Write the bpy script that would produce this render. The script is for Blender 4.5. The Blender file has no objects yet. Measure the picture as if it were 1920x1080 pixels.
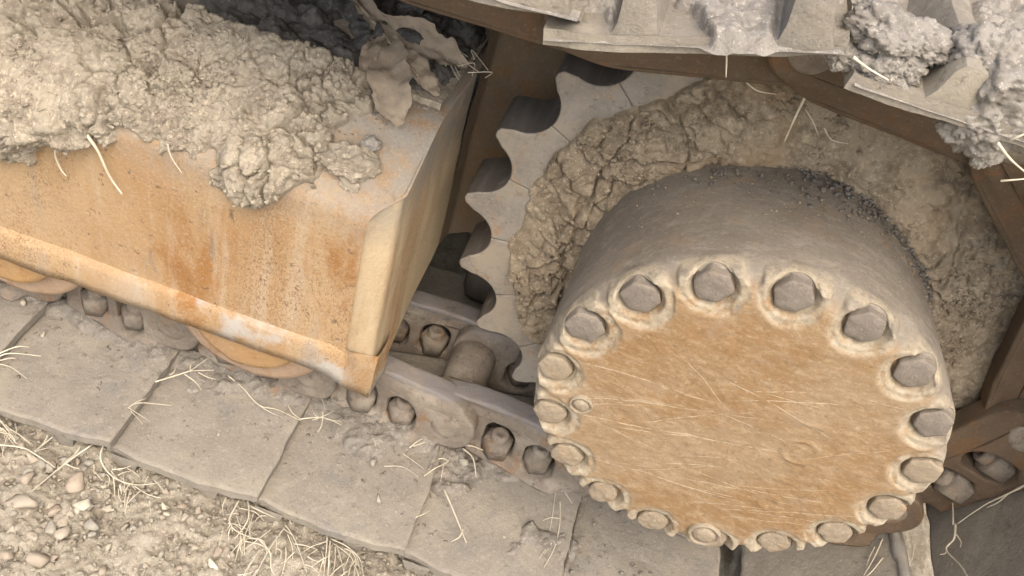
import bpy, bmesh, math, random
import numpy as np
from mathutils import Matrix, Vector
random.seed(7)
R = np.random.RandomState(11)
scene = bpy.context.scene
COL = scene.collection

# ------------------------------------------------------------------ camera, sky, sun, exposure
def make_camera():
    loc = np.array([-.2373, -.6391, 1.0817]); pitch, roll, yaw = .7489, .3263, -.0259
    cp, sp = math.cos(pitch), math.sin(pitch)
    f = np.array([math.sin(yaw)*cp, math.cos(yaw)*cp, -sp]); r = np.array([math.cos(yaw), -math.sin(yaw), 0]); u = np.cross(r, f)
    c, s = math.cos(roll), math.sin(roll)
    r2 = c*r + s*u; u2 = -s*r + c*u
    m = Matrix(((r2[0], u2[0], -f[0], loc[0]), (r2[1], u2[1], -f[1], loc[1]), (r2[2], u2[2], -f[2], loc[2]), (0, 0, 0, 1)))
    cd = bpy.data.cameras.new('camera'); cd.sensor_width = 36; cd.lens = 1733/1920*36; cd.clip_start = .01; cd.clip_end = 400
    o = bpy.data.objects.new('camera', cd); COL.objects.link(o); o.matrix_world = m; scene.camera = o
make_camera()
SUN_EL, SUN_AZ = math.radians(58), math.radians(160)     # azimuth clockwise from +Y
w = bpy.data.worlds.new('World'); scene.world = w; w.use_nodes = True
nt = w.node_tree; nt.nodes.clear()
sky = nt.nodes.new('ShaderNodeTexSky'); sky.sky_type = 'NISHITA'; sky.sun_disc = False
sky.sun_elevation = SUN_EL; sky.sun_rotation = SUN_AZ; sky.air_density = 1.0; sky.dust_density = 6.0; sky.ozone_density = 0.4
bg = nt.nodes.new('ShaderNodeBackground'); bg.inputs[1].default_value = .15
wo = nt.nodes.new('ShaderNodeOutputWorld'); nt.links.new(sky.outputs[0], bg.inputs[0]); nt.links.new(bg.outputs[0], wo.inputs[0])
sd = bpy.data.lights.new('sun', 'SUN'); sd.energy = .65; sd.angle = math.radians(70); sd.color = (1, .97, .93)
so = bpy.data.objects.new('sun', sd); COL.objects.link(so)
sv = Vector((math.sin(SUN_AZ)*math.cos(SUN_EL), math.cos(SUN_AZ)*math.cos(SUN_EL), math.sin(SUN_EL)))
so.rotation_euler = sv.to_track_quat('Z', 'Y').to_euler(); so.location = sv*5
vs = scene.view_settings; vs.view_transform = 'Standard'; vs.look = 'None'; vs.gamma = 1; vs.exposure = 1.36; vs.use_curve_mapping = False

# ------------------------------------------------------------------ numpy noise
def _h(i, j, k, s):
    n = (i.astype(np.int64)*374761393 + j.astype(np.int64)*668265263 + k.astype(np.int64)*2147483647 + s*974711) & 0xffffffff
    n = ((n ^ (n >> 13))*1274126177) & 0xffffffff
    n = ((n ^ (n >> 16))*2246822519) & 0xffffffff
    return ((n ^ (n >> 15)) & 0xffffff)/float(0xffffff)
def vn(P, s=0):
    F = np.floor(P); f = P-F; I = F.astype(np.int64); f = f*f*f*(f*(f*6-15)+10)
    o = 0
    for a in (0, 1):
        wa = f[:, 0] if a else 1-f[:, 0]
        for b in (0, 1):
            wb = f[:, 1] if b else 1-f[:, 1]
            for c in (0, 1):
                wc = f[:, 2] if c else 1-f[:, 2]
                o = o + wa*wb*wc*_h(I[:, 0]+a, I[:, 1]+b, I[:, 2]+c, s)
    return o*2-1
def fbm(P, sc, octv=4, gain=.5, s=0):
    a, t, q = 1., 0., np.asarray(P, float)*sc
    for o in range(octv):
        t = t + a*vn(q, s+o*7); q = q*2.03+11.7; a *= gain
    return t
def worley(P, sc, s=0):
    q = np.asarray(P, float)*sc; F = np.floor(q); I = F.astype(np.int64); f = q-F
    f1 = np.full(len(q), 9.); f2 = np.full(len(q), 9.); cid = np.zeros(len(q))
    for a in (-1, 0, 1):
        for b in (-1, 0, 1):
            for c in (-1, 0, 1):
                i, j, k = I[:, 0]+a, I[:, 1]+b, I[:, 2]+c
                dx = a+_h(i, j, k, s)-f[:, 0]; dy = b+_h(i, j, k, s+1)-f[:, 1]; dz = c+_h(i, j, k, s+2)-f[:, 2]
                d = np.sqrt(dx*dx+dy*dy+dz*dz)
                m = d < f1; f2 = np.where(m, f1, np.minimum(f2, d)); cid = np.where(m, _h(i, j, k, s+3), cid); f1 = np.where(m, d, f1)
    return f1, f2, cid
def sst(a, b, x):
    t = np.clip((x-a)/(b-a), 0, 1); return t*t*(3-2*t)
def sdf_poly(x, y, poly):
    """signed distance to a polygon, positive inside"""
    d = np.full(x.shape, 1e9); ins = np.zeros(x.shape, bool); n = len(poly)
    for i in range(n):
        ax, ay = poly[i]; bx, by = poly[(i+1) % n]
        ex, ey = bx-ax, by-ay; L = ex*ex+ey*ey+1e-12
        t = np.clip(((x-ax)*ex+(y-ay)*ey)/L, 0, 1)
        d = np.minimum(d, np.hypot(x-ax-t*ex, y-ay-t*ey))
        c = (ay > y) != (by > y)
        with np.errstate(divide='ignore', invalid='ignore'):
            xi = (bx-ax)*(y-ay)/(by-ay+1e-15)+ax
        ins ^= c & (x < xi)
    return np.where(ins, d, -d)
def muddy(P, big=.010, mid=.006, fine=.0022, crack=.006, s=0):
    """height of clotted, cracked dried mud at the points P (metres)"""
    n1 = np.stack([vn(P*45, s+31), vn(P*45, s+32), vn(P*45, s+33)], 1); n2 = np.stack([vn(P*190, s+34), vn(P*190, s+35), vn(P*190, s+36)], 1)
    W = P+.007*n1+.0022*n2
    h = big*fbm(P, 12, 3, .5, s)
    rg = .38+.95*sst(-.35, .5, fbm(P, 7.5, 2, .5, s+90)+.35*fbm(P, 30, 2, .5, s+91)); mid = mid*rg; fine = fine*(.45+.6*rg)
    f1, f2, c = worley(W, 26, s+40); e = f2-f1; patch = sst(-.25, .3, fbm(P, 8, 2, .5, s+70))
    h = h+mid*((c-.5)*1.7+.35*(.7-f1))*sst(0, .16, e)-crack*(1-sst(0, .07, e))*patch
    f1, f2, c = worley(P+.0025*n2, 75, s+50); h = h+fine*1.5*((c-.5)*1.6+.5*(.7-f1))*sst(0, .2, f2-f1)-fine*.7*(1-sst(0, .12, f2-f1))*patch
    f1, f2, c = worley(P, 190, s+60); h = h+fine*.75*(np.sqrt(np.clip(1-f1*1.1, 0, 1))*1.2*(.3+c)-.5)
    h = h+fine*.9*fbm(P, 110, 3, .7, s+9)-fine*2.2*sst(.25, .7, fbm(P, 48, 3, .6, s+13))-crack*.8*np.exp(-(fbm(P, 21, 3, .6, s+15)/.035)**2)*patch
    return h

# ------------------------------------------------------------------ mesh helpers
def mesh_np(name, V, F, smooth=True):
    """V (n,3); F list of (m,k) integer arrays (quads / tris)"""
    me = bpy.data.meshes.new(name); V = np.asarray(V, np.float32)
    if not isinstance(F, list): F = [F]
    F = [np.asarray(f, np.int32) for f in F if len(f)]
    nl = sum(f.size for f in F); npol = sum(len(f) for f in F)
    me.vertices.add(len(V)); me.vertices.foreach_set('co', V.ravel())
    me.loops.add(nl); me.loops.foreach_set('vertex_index', np.concatenate([f.ravel() for f in F]))
    st, tt, o = [], [], 0
    for f in F:
        k = f.shape[1]; st.append(o+np.arange(len(f))*k); o += f.size
    me.polygons.add(npol); me.polygons.foreach_set('loop_start', np.concatenate(st).astype(np.int32))
    me.update(calc_edges=True); me.validate()
    if smooth: me.polygons.foreach_set('use_smooth', np.ones(len(me.polygons), bool))
    if smooth and smooth is not True: me.set_sharp_from_angle(angle=math.radians(smooth))
    return me
def gridF(nu, nv, wrap_u=False, off=0):
    i = np.arange(nu if wrap_u else nu-1)[:, None]; j = np.arange(nv-1)[None, :]
    i2 = (i+1) % nu
    return (np.stack([i*nv+j, i2*nv+j, i2*nv+j+1, i*nv+j+1], -1).reshape(-1, 4)+off)
def gnorm(G):
    du = np.gradient(G, axis=0); dv = np.gradient(G, axis=1); n = np.cross(du, dv)
    return n/(np.linalg.norm(n, axis=2, keepdims=True)+1e-12)
def attr(me, name, a):
    at = me.attributes.new(name, 'FLOAT', 'POINT'); at.data.foreach_set('value', np.asarray(a, np.float32).ravel())
def obj(name, me, m=None, parent=None):
    o = bpy.data.objects.new(name, me); COL.objects.link(o)
    if m is not None and not me.materials: me.materials.append(m)
    if parent is not None: o.parent = parent
    return o
def empty(name, loc=(0, 0, 0)):
    o = bpy.data.objects.new(name, None); COL.objects.link(o); o.location = loc; o.empty_display_size = .05; return o
def tag(o, label=None, cat=None, group=None, kind=None):
    if label: o['label'] = label
    if cat: o['category'] = cat
    if group: o['group'] = group
    if kind: o['kind'] = kind
    return o
def join(parts):
    V, F4, F3, o = [], [], [], 0
    for v, fs in parts:
        V.append(v)
        for f in (fs if isinstance(fs, list) else [fs]):
            (F4 if f.shape[1] == 4 else F3).append(f+o)
        o += len(v)
    return np.concatenate(V), [np.concatenate(x) for x in (F4, F3) if x]
def tube(pts, rad, n=6, taper=1., seed=0):
    P = np.asarray(pts, float)
    if len(P) > 2:                                   # smooth the polyline
        t = np.linspace(0, len(P)-1, (len(P)-1)*5+1); Q = []
        for a in t:
            i = min(int(a), len(P)-2); f = a-i; p0 = P[max(i-1, 0)]; p1 = P[i]; p2 = P[i+1]; p3 = P[min(i+2, len(P)-1)]
            Q.append(.5*((2*p1)+(-p0+p2)*f+(2*p0-5*p1+4*p2-p3)*f*f+(-p0+3*p1-3*p2+p3)*f**3))
        P = np.array(Q)
    m = len(P); T = np.gradient(P, axis=0); T /= np.linalg.norm(T, axis=1, keepdims=True)+1e-9
    ref = np.array([.3, .2, .93]); A = np.cross(T, ref); A /= np.linalg.norm(A, axis=1, keepdims=True)+1e-9; B = np.cross(T, A)
    rr = rad*np.linspace(1, taper, m)*(1+.12*vn(np.stack([np.arange(m)*1.3+seed, np.zeros(m), np.zeros(m)], 1), seed))
    a = np.arange(n)/n*2*math.pi
    V = P[:, None]+rr[:, None, None]*(np.cos(a)[None, :, None]*A[:, None]+np.sin(a)[None, :, None]*B[:, None])
    i = np.arange(m-1)[:, None]; j = np.arange(n)[None]
    F = np.stack([i*n+j, i*n+(j+1) % n, (i+1)*n+(j+1) % n, (i+1)*n+j], -1).reshape(-1, 4)
    V = V.reshape(-1, 3); V = np.vstack([V, P[:1], P[-1:]]); k = len(V)
    jj = np.arange(n)
    c0 = np.stack([np.full(n, k-2), (jj+1) % n, jj], 1); c1 = np.stack([np.full(n, k-1), (m-1)*n+jj, (m-1)*n+(jj+1) % n], 1)
    return V, [F, np.vstack([c0, c1])]
def lathe_y(prof, n=48, cx=0, cz=0):
    """prof: list of (r, y); closed ends where r == 0; axis along Y"""
    p = np.asarray(prof, float); a = np.arange(n)/n*2*math.pi; m = len(p)
    V = np.stack([cx+p[None, :, 0]*np.cos(a)[:, None], np.broadcast_to(p[None, :, 1], (n, m)), cz+p[None, :, 0]*np.sin(a)[:, None]], -1)
    return V.reshape(-1, 3), gridF(n, m, True)
def box(x0, x1, y0, y1, z0, z1):
    V = np.array([(x, y, z) for x in (x0, x1) for y in (y0, y1) for z in (z0, z1)], float)
    F = np.array([(0, 1, 3, 2), (4, 6, 7, 5), (0, 4, 5, 1), (2, 3, 7, 6), (0, 2, 6, 4), (1, 5, 7, 3)])
    return V, F
def bevel_mesh(me, wd, seg=2, ang=.5):
    bm = bmesh.new(); bm.from_mesh(me); bmesh.ops.remove_doubles(bm, verts=bm.verts, dist=1e-5)
    bmesh.ops.recalc_face_normals(bm, faces=bm.faces)
    e = [x for x in bm.edges if len(x.link_faces) == 2 and x.calc_face_angle(0) > ang]
    bmesh.ops.bevel(bm, geom=e, offset=wd, segments=seg, affect='EDGES', profile=.5, clamp_overlap=True)
    for f in bm.faces: f.smooth = True
    bm.to_mesh(me); bm.free(); return me
def curve_mesh(name, loops, y0, y1, bev):
    """outline(s) in (x, z), holes allowed, thickness from y0 to y1, rounded edges"""
    cu = bpy.data.curves.new(name, 'CURVE'); cu.dimensions = '2D'; cu.fill_mode = 'BOTH'
    cu.extrude = (y1-y0)/2-bev; cu.bevel_depth = bev; cu.bevel_resolution = 2; cu.offset = -bev
    for l in loops:
        s = cu.splines.new('POLY'); s.points.add(len(l)-1); s.use_cyclic_u = True
        for p, q in zip(s.points, l): p.co = (q[0], q[1], 0, 1)
    o = bpy.data.objects.new(name, cu); COL.objects.link(o)
    dg = bpy.context.evaluated_depsgraph_get(); dg.update()
    me = bpy.data.meshes.new_from_object(o.evaluated_get(dg))
    bpy.data.objects.remove(o); bpy.data.curves.remove(cu)
    n = len(me.vertices); c = np.zeros(n*3, np.float32); me.vertices.foreach_get('co', c); c = c.reshape(-1, 3)
    c = np.stack([c[:, 0], c[:, 2]+(y0+y1)/2, c[:, 1]], 1); me.vertices.foreach_set('co', c.ravel())
    me.flip_normals(); me.name = name; me.materials.clear(); me.update()
    return me
def chaikin(p, it=2):
    p = np.asarray(p, float)
    for _ in range(it):
        q = np.roll(p, -1, 0); p = np.stack([.75*p+.25*q, .25*p+.75*q], 1).reshape(-1, 2)
    return p
def ico(sub):
    bm = bmesh.new(); bmesh.ops.create_icosphere(bm, subdivisions=sub, radius=1)
    V = np.array([v.co[:] for v in bm.verts]); F = np.array([[v.index for v in f.verts] for f in bm.faces]); bm.free(); return V, F
ICO = {k: ico(k) for k in (1, 2, 3)}
def rock(seed, sub=2, flat=.7, rough=.35):
    V, F = ICO[sub]; r = np.random.RandomState(seed)
    P = V.copy(); n = .7*vn(V*1.2+seed*3.1, seed)+.45*vn(V*2.6+seed, seed+3)
    P = P*(1+rough*n)[:, None]
    for _ in range(8):                                # chop flat facets
        d = r.normal(size=3); d /= np.linalg.norm(d); lim = .34+.24*r.rand(); k = P@d; over = np.maximum(k-lim, 0); P -= .96*over[:, None]*d
    P = P*(1+.05*vn(V*5.5+seed, seed+8)+.03*vn(V*12+seed, seed+9))[:, None]
    P *= np.array([1.15+.4*r.rand(), .9+.2*r.rand(), flat*(.8+.4*r.rand())]); return P, F
def scatter(pts, sizes, sub=1, flat=.75, seed=0, rough=.4):
    """many small stones or crumbs joined into one array pair"""
    r = np.random.RandomState(seed); base = [rock(seed*13+i, sub, flat, rough) for i in range(10)]
    Vs, Fs, o = [], [], 0
    for p, s in zip(pts, sizes):
        V, F = base[r.randint(10)]; a = r.rand()*6.283; b = (r.rand()-.5)*1.2
        c, sn = math.cos(a), math.sin(a); M = np.array([[c, -sn, 0], [sn, c, 0], [0, 0, 1]])@np.array([[1, 0, 0], [0, math.cos(b), -math.sin(b)], [0, math.sin(b), math.cos(b)]])
        Vs.append(V@M.T*s+p); Fs.append(F+o); o += len(V)
    return np.concatenate(Vs), np.concatenate(Fs)
# ------------------------------------------------------------------ materials
class M:
    def __init__(s, name, coord='P'):
        s.m = bpy.data.materials.new(name); s.m.use_nodes = True; s.t = s.m.node_tree; s.t.nodes.clear()
        s.out = s.n('ShaderNodeOutputMaterial'); s.b = s.n('ShaderNodeBsdfPrincipled'); s.t.links.new(s.b.outputs[0], s.out.inputs[0])
        g = s.n('ShaderNodeNewGeometry'); s.geo = g; s.P = g.outputs['Position']
        if coord == 'O': s.P = s.n('ShaderNodeTexCoord').outputs['Object']
        s.bumps = None
    def n(s, t, **k):
        x = s.t.nodes.new(t)
        for a, v in k.items(): setattr(x, a, v)
        return x
    def l(s, a, b): s.t.links.new(a, b)
    def v(s, sock, val):
        if hasattr(val, 'is_output'): s.l(val, sock)
        else: sock.default_value = val
    def map(s, scale=(1, 1, 1), rot=(0, 0, 0), vec=None, loc=(0, 0, 0)):
        x = s.n('ShaderNodeMapping'); s.l(vec or s.P, x.inputs[0]); x.inputs['Scale'].default_value = scale; x.inputs['Rotation'].default_value = rot; x.inputs['Location'].default_value = loc; return x.outputs[0]
    def noise(s, sc, det=5, rough=.55, vec=None, dist=0.):
        x = s.n('ShaderNodeTexNoise'); s.l(vec or s.P, x.inputs['Vector']); x.inputs['Scale'].default_value = sc; x.inputs['Detail'].default_value = det; x.inputs['Roughness'].default_value = rough; x.inputs['Distortion'].default_value = dist; return x.outputs[0]
    def vor(s, sc, feat='F1', vec=None):
        x = s.n('ShaderNodeTexVoronoi', feature=feat); s.l(vec or s.P, x.inputs['Vector']); x.inputs['Scale'].default_value = sc; return x
    def ramp(s, f, lo, hi, a=0., b=1.):
        x = s.n('ShaderNodeMapRange', interpolation_type='SMOOTHSTEP'); s.v(x.inputs[0], f); x.inputs[1].default_value = lo; x.inputs[2].default_value = hi; x.inputs[3].default_value = a; x.inputs[4].default_value = b; return x.outputs[0]
    def mix(s, f, a, b, mode='MIX'):
        x = s.n('ShaderNodeMix', data_type='RGBA', blend_type=mode); s.v(x.inputs[0], f)
        for i, c in ((6, a), (7, b)):
            if isinstance(c, tuple): x.inputs[i].default_value = (*c, 1)
            else: s.l(c, x.inputs[i])
        return x.outputs[2]
    def math(s, op, a, b=0.):
        x = s.n('ShaderNodeMath', operation=op); s.v(x.inputs[0], a); s.v(x.inputs[1], b); return x.outputs[0]
    def attr(s, name):
        return s.n('ShaderNodeAttribute', attribute_name=name).outputs['Fac']
    def bump(s, h, strength=.5, dist=.001):
        x = s.n('ShaderNodeBump'); x.inputs['Strength'].default_value = strength; x.inputs['Distance'].default_value = dist; s.l(h, x.inputs['Height'])
        if s.bumps is not None: s.l(s.bumps, x.inputs['Normal'])
        s.bumps = x.outputs[0]
    def up(s):
        x = s.n('ShaderNodeSeparateXYZ'); s.l(s.geo.outputs['Normal'], x.inputs[0]); return x.outputs[2]
    def done(s, col, rough=.9, spec=.25, metal=0.):
        s.v(s.b.inputs['Base Color'], col if not isinstance(col, tuple) else (*col, 1)); s.v(s.b.inputs['Roughness'], rough); s.b.inputs['Specular IOR Level'].default_value = spec; s.v(s.b.inputs['Metallic'], metal)
        if s.bumps is not None: s.l(s.bumps, s.b.inputs['Normal'])
        return s.m
def soil(name, c1, c2, c3, grain=1., coord='P', stain=None):
    m = M(name, coord)
    c = m.mix(m.ramp(m.noise(9, 4, .6), .35, .65), c1, c2)
    c = m.mix(m.ramp(m.noise(38, 5, .65), .42, .66), c, c3)
    c = m.mix(m.ramp(m.noise(170, 5, .8), .50, .68, 0, .8), c, tuple(min(1, x*1.45) for x in c1))
    c = m.mix(m.ramp(m.noise(120, 6, .8, m.map(loc=(4, 2, 9))), .44, .28, 0, .85), c, tuple(x*.42 for x in c2))
    sp = m.vor(310); c = m.mix(m.math('MULTIPLY', m.ramp(sp.outputs['Distance'], .22, .12), m.ramp(m.noise(60, 2), .5, .6)), c, tuple(min(1, x*1.7) for x in c1))
    if stain: c = m.mix(m.ramp(m.noise(5.5, 3, .6, dist=.6), .5, .68, 0, .8), c, stain)
    m.bump(m.noise(210, 7, .8), .9*grain, .0028); m.bump(m.noise(90, 5, .75), .6*grain, .003)
    return m.done(c, 1.0, .02)
MUD = soil('dried_mud', (.40, .35, .265), (.345, .305, .235), (.265, .225, .17))
MUDG = soil('grey_mud', (.335, .31, .265), (.295, .272, .235), (.225, .205, .175))
MUDR = soil('ring_mud', (.335, .28, .20), (.285, .235, .165), (.205, .165, .115), stain=(.31, .225, .135))
DARK = soil('dark_soil', (.125, .12, .105), (.10, .095, .085), (.065, .06, .055))
DARK2 = soil('grey_crumb', (.20, .185, .16), (.165, .152, .13), (.115, .105, .09))
EARTH = soil('earth', (.345, .31, .24), (.30, .265, .205), (.22, .19, .145))
DIRT = soil('loose_dirt', (.25, .225, .185), (.215, .195, .165), (.165, .148, .12))
def stone(name, c1, c2):
    m = M(name, 'O'); i = m.n('ShaderNodeObjectInfo').outputs['Random']
    c = m.mix(m.ramp(m.noise(.9, 4, .6), .35, .65), c1, c2); c = m.mix(m.math('MULTIPLY', i, .3), c, (.24, .215, .17))
    m.bump(m.noise(1.6, 7, .75), .8, .0016); c = m.mix(m.ramp(m.noise(2.2, 6, .75, m.map(loc=(3, 3, 3))), .44, .3, 0, .4), c, (.17, .15, .12)); c = m.mix(m.ramp(m.noise(3.5, 5, .75), .52, .68, 0, .4), c, (.40, .36, .28))
    return m.done(c, .95, .15)
STN = stone('stone_tan', (.37, .325, .25), (.30, .26, .195)); STP = stone('stone_pink', (.335, .28, .215), (.28, .23, .17)); STW = stone('stone_pale', (.50, .47, .36), (.40, .375, .28)); STG = stone('stone_grey', (.31, .29, .235), (.25, .23, .185))
def link_mat():
    m = M('link_steel'); o = m.n('ShaderNodeTexCoord').outputs['Object']; x = m.n('ShaderNodeSeparateXYZ'); m.l(o, x.inputs[0])
    c = m.mix(m.ramp(m.noise(16, 5, .65), .36, .64), (.21, .175, .135), (.165, .138, .108))
    c = m.mix(m.ramp(m.noise(24, 5, .68, dist=.5), .53, .66, 0, .8), c, (.21, .13, .07))
    c = m.mix(m.ramp(m.noise(20, 5, .66, m.map(loc=(7, 3, 1))), .44, .64, 0, .8), c, (.28, .245, .19))
    c = m.mix(m.ramp(m.noise(55, 5, .7, m.map(loc=(2, 3, 5))), .56, .68, 0, .75), c, (.095, .08, .065))
    c = m.mix(m.ramp(m.noise(200, 6, .8), .52, .7, 0, .55), c, (.33, .29, .23)); c = m.mix(m.ramp(m.noise(130, 6, .8, m.map(loc=(3, 3, 3))), .44, .3, 0, .6), c, (.075, .062, .05))
    wear = m.math('MULTIPLY', m.ramp(x.outputs[2], .036, .047), m.ramp(m.noise(30, 5, .7), .35, .55, .2, .95))
    c = m.mix(wear, c, (.19, .175, .165)); m.bump(m.noise(110, 7, .76), .75, .0034); m.bump(m.noise(450, 4, .75), .5, .0016)
    return m.done(c, m.ramp(wear, 0, 1, .88, .52), .35)
def paint_panel(name='rusty_panel', scuff=False, ochre=False):
    """old orange paint and rust on the frame: vertical streaks, grey scuffs, dust"""
    m = M(name); st = m.map((1, 1, .10)); big = m.map((1, 1, .35))
    c = m.mix(m.ramp(m.noise(7, 4, .6, big), .38, .62), (.37, .258, .142), (.325, .205, .10))
    c = m.mix(m.ramp(m.noise(8, 5, .66, m.map((1, 1, .45), loc=(.35, 0, .1)), .4), .49, .62, 0, .9), c, (.265, .13, .042))
    c = m.mix(m.ramp(m.noise(26, 5, .65, st), .50, .68, 0, .75), c, (.40, .31, .205))
    c = m.mix(m.ramp(m.noise(15, 4, .6, st), .55, .68, 0, .85), c, (.27, .235, .19))
    c = m.mix(m.math('MULTIPLY', m.ramp(m.noise(380, 5, .8, m.map((1, 1, .55))), .47, .64), m.ramp(m.noise(9, 4, .65, big), .40, .62, .12, .85)), c, (.155, .085, .04))
    c = m.mix(m.ramp(m.noise(18, 6, .72, m.map((1, 1, .22), loc=(4, 1, 0))), .57, .66, 0, .6), c, (.20, .155, .115))
    c = m.mix(m.math('MULTIPLY', m.ramp(m.noise(70, 6, .75, dist=.3), .61, .64), .8), c, (.13, .085, .055))
    if ochre: c = m.mix(m.ramp(m.noise(12, 5, .66, st), .36, .60, .3, .95), c, (.50, .40, .255))  # ochre dust, brightened in the colour to offset the end wall's shading
    x = m.n('ShaderNodeSeparateXYZ'); m.l(m.P, x.inputs[0])
    c = m.mix(m.math('MULTIPLY', m.ramp(m.math('ADD', x.outputs[2], m.math('MULTIPLY', m.noise(14, 4), .10)), .41, .52), m.ramp(m.noise(45, 6, .72), .36, .58, .35, .9)), c, (.27, .25, .21))     # dust lies on the upper slope
    if scuff: c = m.mix(m.math('MULTIPLY', m.ramp(m.noise(9, 4, .65, m.map(loc=(1.3, 0, 0))), .46, .58, 0, .85), m.ramp(x.outputs[0], -.80, -.55)), c, (.37, .355, .32))
    c = m.mix(m.ramp(m.noise(260, 6, .8), .51, .68, 0, .5), c, (.46, .38, .27)); c = m.mix(m.ramp(m.noise(200, 6, .8, m.map(loc=(5, 3, 3))), .44, .30, 0, .5), c, (.16, .105, .06))
    m.bump(m.noise(300, 6, .75), .7, .0022); m.bump(m.noise(40, 4, .6), .4, .004)
    return m.done(c, .88, .2)
PANEL = paint_panel(); FLANGE = paint_panel('rusty_flange', True)
def rusty(name, c1, c2, rust, dust, dustamt=.7, coord='P', bumpd=.0012, dark=None, spec=.25, rough=.86):
    m = M(name, coord)
    c = m.mix(m.ramp(m.noise(16, 5, .62), .36, .64), c1, c2)
    c = m.mix(m.ramp(m.noise(30, 5, .65, dist=.5), .52, .66, 0, .85), c, rust)
    if dark: c = m.mix(m.ramp(m.noise(22, 4, .6, m.map(loc=(3, 1, 2))), .55, .66, 0, .8), c, dark)
    d = m.math('MULTIPLY', m.ramp(m.up(), .1, .8, .35, 1.), m.ramp(m.noise(24, 5, .62, m.map(loc=(7, 3, 1))), .38, .62, .25, dustamt))
    c = m.mix(d, c, dust)
    c = m.mix(m.ramp(m.noise(210, 6, .8), .52, .70, 0, .5), c, tuple(min(1, x*1.35) for x in dust))
    c = m.mix(m.ramp(m.noise(140, 6, .8, m.map(loc=(5, 3, 3))), .44, .28, 0, .6), c, tuple(x*.45 for x in c1))
    m.bump(m.noise(110, 7, .74), .7, bumpd*2.6); m.bump(m.noise(450, 4, .75), .5, bumpd*1.2)
    return m.done(c, rough, spec)
LINK = link_mat()
ROLLER = rusty('roller_paint', (.36, .215, .085), (.33, .20, .095), (.27, .14, .05), (.37, .28, .175), .7)
RFLANGE = rusty('roller_flange_paint', (.36, .25, .165), (.31, .215, .14), (.27, .15, .07), (.37, .30, .21), .8)
WALL = paint_panel('end_wall_lightened', False, True)
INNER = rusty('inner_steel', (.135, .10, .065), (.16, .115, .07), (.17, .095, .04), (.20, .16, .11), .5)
SHOE = rusty('shoe_steel', (.235, .21, .175), (.20, .178, .15), (.25, .20, .14), (.285, .26, .22), .85, bumpd=.0012)
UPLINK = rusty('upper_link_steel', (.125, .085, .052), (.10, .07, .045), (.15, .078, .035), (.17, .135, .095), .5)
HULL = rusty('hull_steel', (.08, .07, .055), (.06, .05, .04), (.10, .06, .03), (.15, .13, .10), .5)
def shoe_mat():
    m = M('shoe_steel'); c = m.mix(m.ramp(m.noise(11, 5, .62), .36, .64), (.255, .228, .183), (.215, .192, .155))
    c = m.mix(m.ramp(m.noise(8, 5, .66, m.map(loc=(2, 6, 1)), .5), .50, .64, 0, .85), c, (.285, .255, .195))
    c = m.mix(m.ramp(m.noise(13, 5, .66, m.map(loc=(8, 3, 1))), .55, .66, 0, .7), c, (.19, .178, .155))
    c = m.mix(m.ramp(m.noise(34, 6, .7, dist=.4), .55, .68, 0, .6), c, (.30, .27, .22)); c = m.mix(m.ramp(m.noise(60, 5, .7, m.map(loc=(1, 9, 1))), .58, .68, 0, .7), c, (.15, .125, .10))
    c = m.mix(m.ramp(m.noise(190, 6, .8), .52, .68, 0, .6), c, (.36, .335, .28)); c = m.mix(m.ramp(m.noise(130, 6, .8, m.map(loc=(3, 3, 3))), .44, .30, 0, .65), c, (.095, .085, .07))
    m.bump(m.noise(100, 7, .76), .75, .0034); m.bump(m.noise(430, 4, .75), .5, .0016); return m.done(c, .88, .2)
SHOE = shoe_mat()
def tooth_face():
    m = M('tooth_face'); c = m.mix(m.ramp(m.noise(20, 4, .6), .38, .62), (.255, .23, .19), (.205, .182, .15))
    c = m.mix(m.ramp(m.noise(28, 5, .65, dist=.4), .56, .68, 0, .7), c, (.30, .19, .10)); c = m.mix(m.ramp(m.noise(70, 6, .75), .56, .66, 0, .8), c, (.15, .115, .085)); c = m.mix(m.ramp(m.noise(190, 6, .8), .51, .68, 0, .6), c, (.34, .305, .25)); c = m.mix(m.ramp(m.noise(130, 6, .8, m.map(loc=(5, 3, 3))), .45, .3, 0, .7), c, (.09, .075, .06)); c = m.mix(m.ramp(m.noise(14, 5, .65, m.map(loc=(2, 8, 3))), .45, .62, 0, .75), c, (.29, .25, .185))
    m.bump(m.noise(110, 6, .75), .7, .0028); return m.done(c, .8, .3)
def tooth_wear():
    m = M('tooth_wear'); s = m.map((1, .12, 1)); c = m.mix(m.ramp(m.noise(120, 4, .6, s), .4, .65), (.075, .067, .058), (.10, .088, .075))
    c = m.mix(m.ramp(m.noise(40, 4, .6), .58, .7, 0, .8), c, (.22, .19, .155)); m.bump(m.noise(160, 4, .6, s), .4, .0008); return m.done(c, .5, .5)
TF, TW = tooth_face(), tooth_wear()
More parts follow.
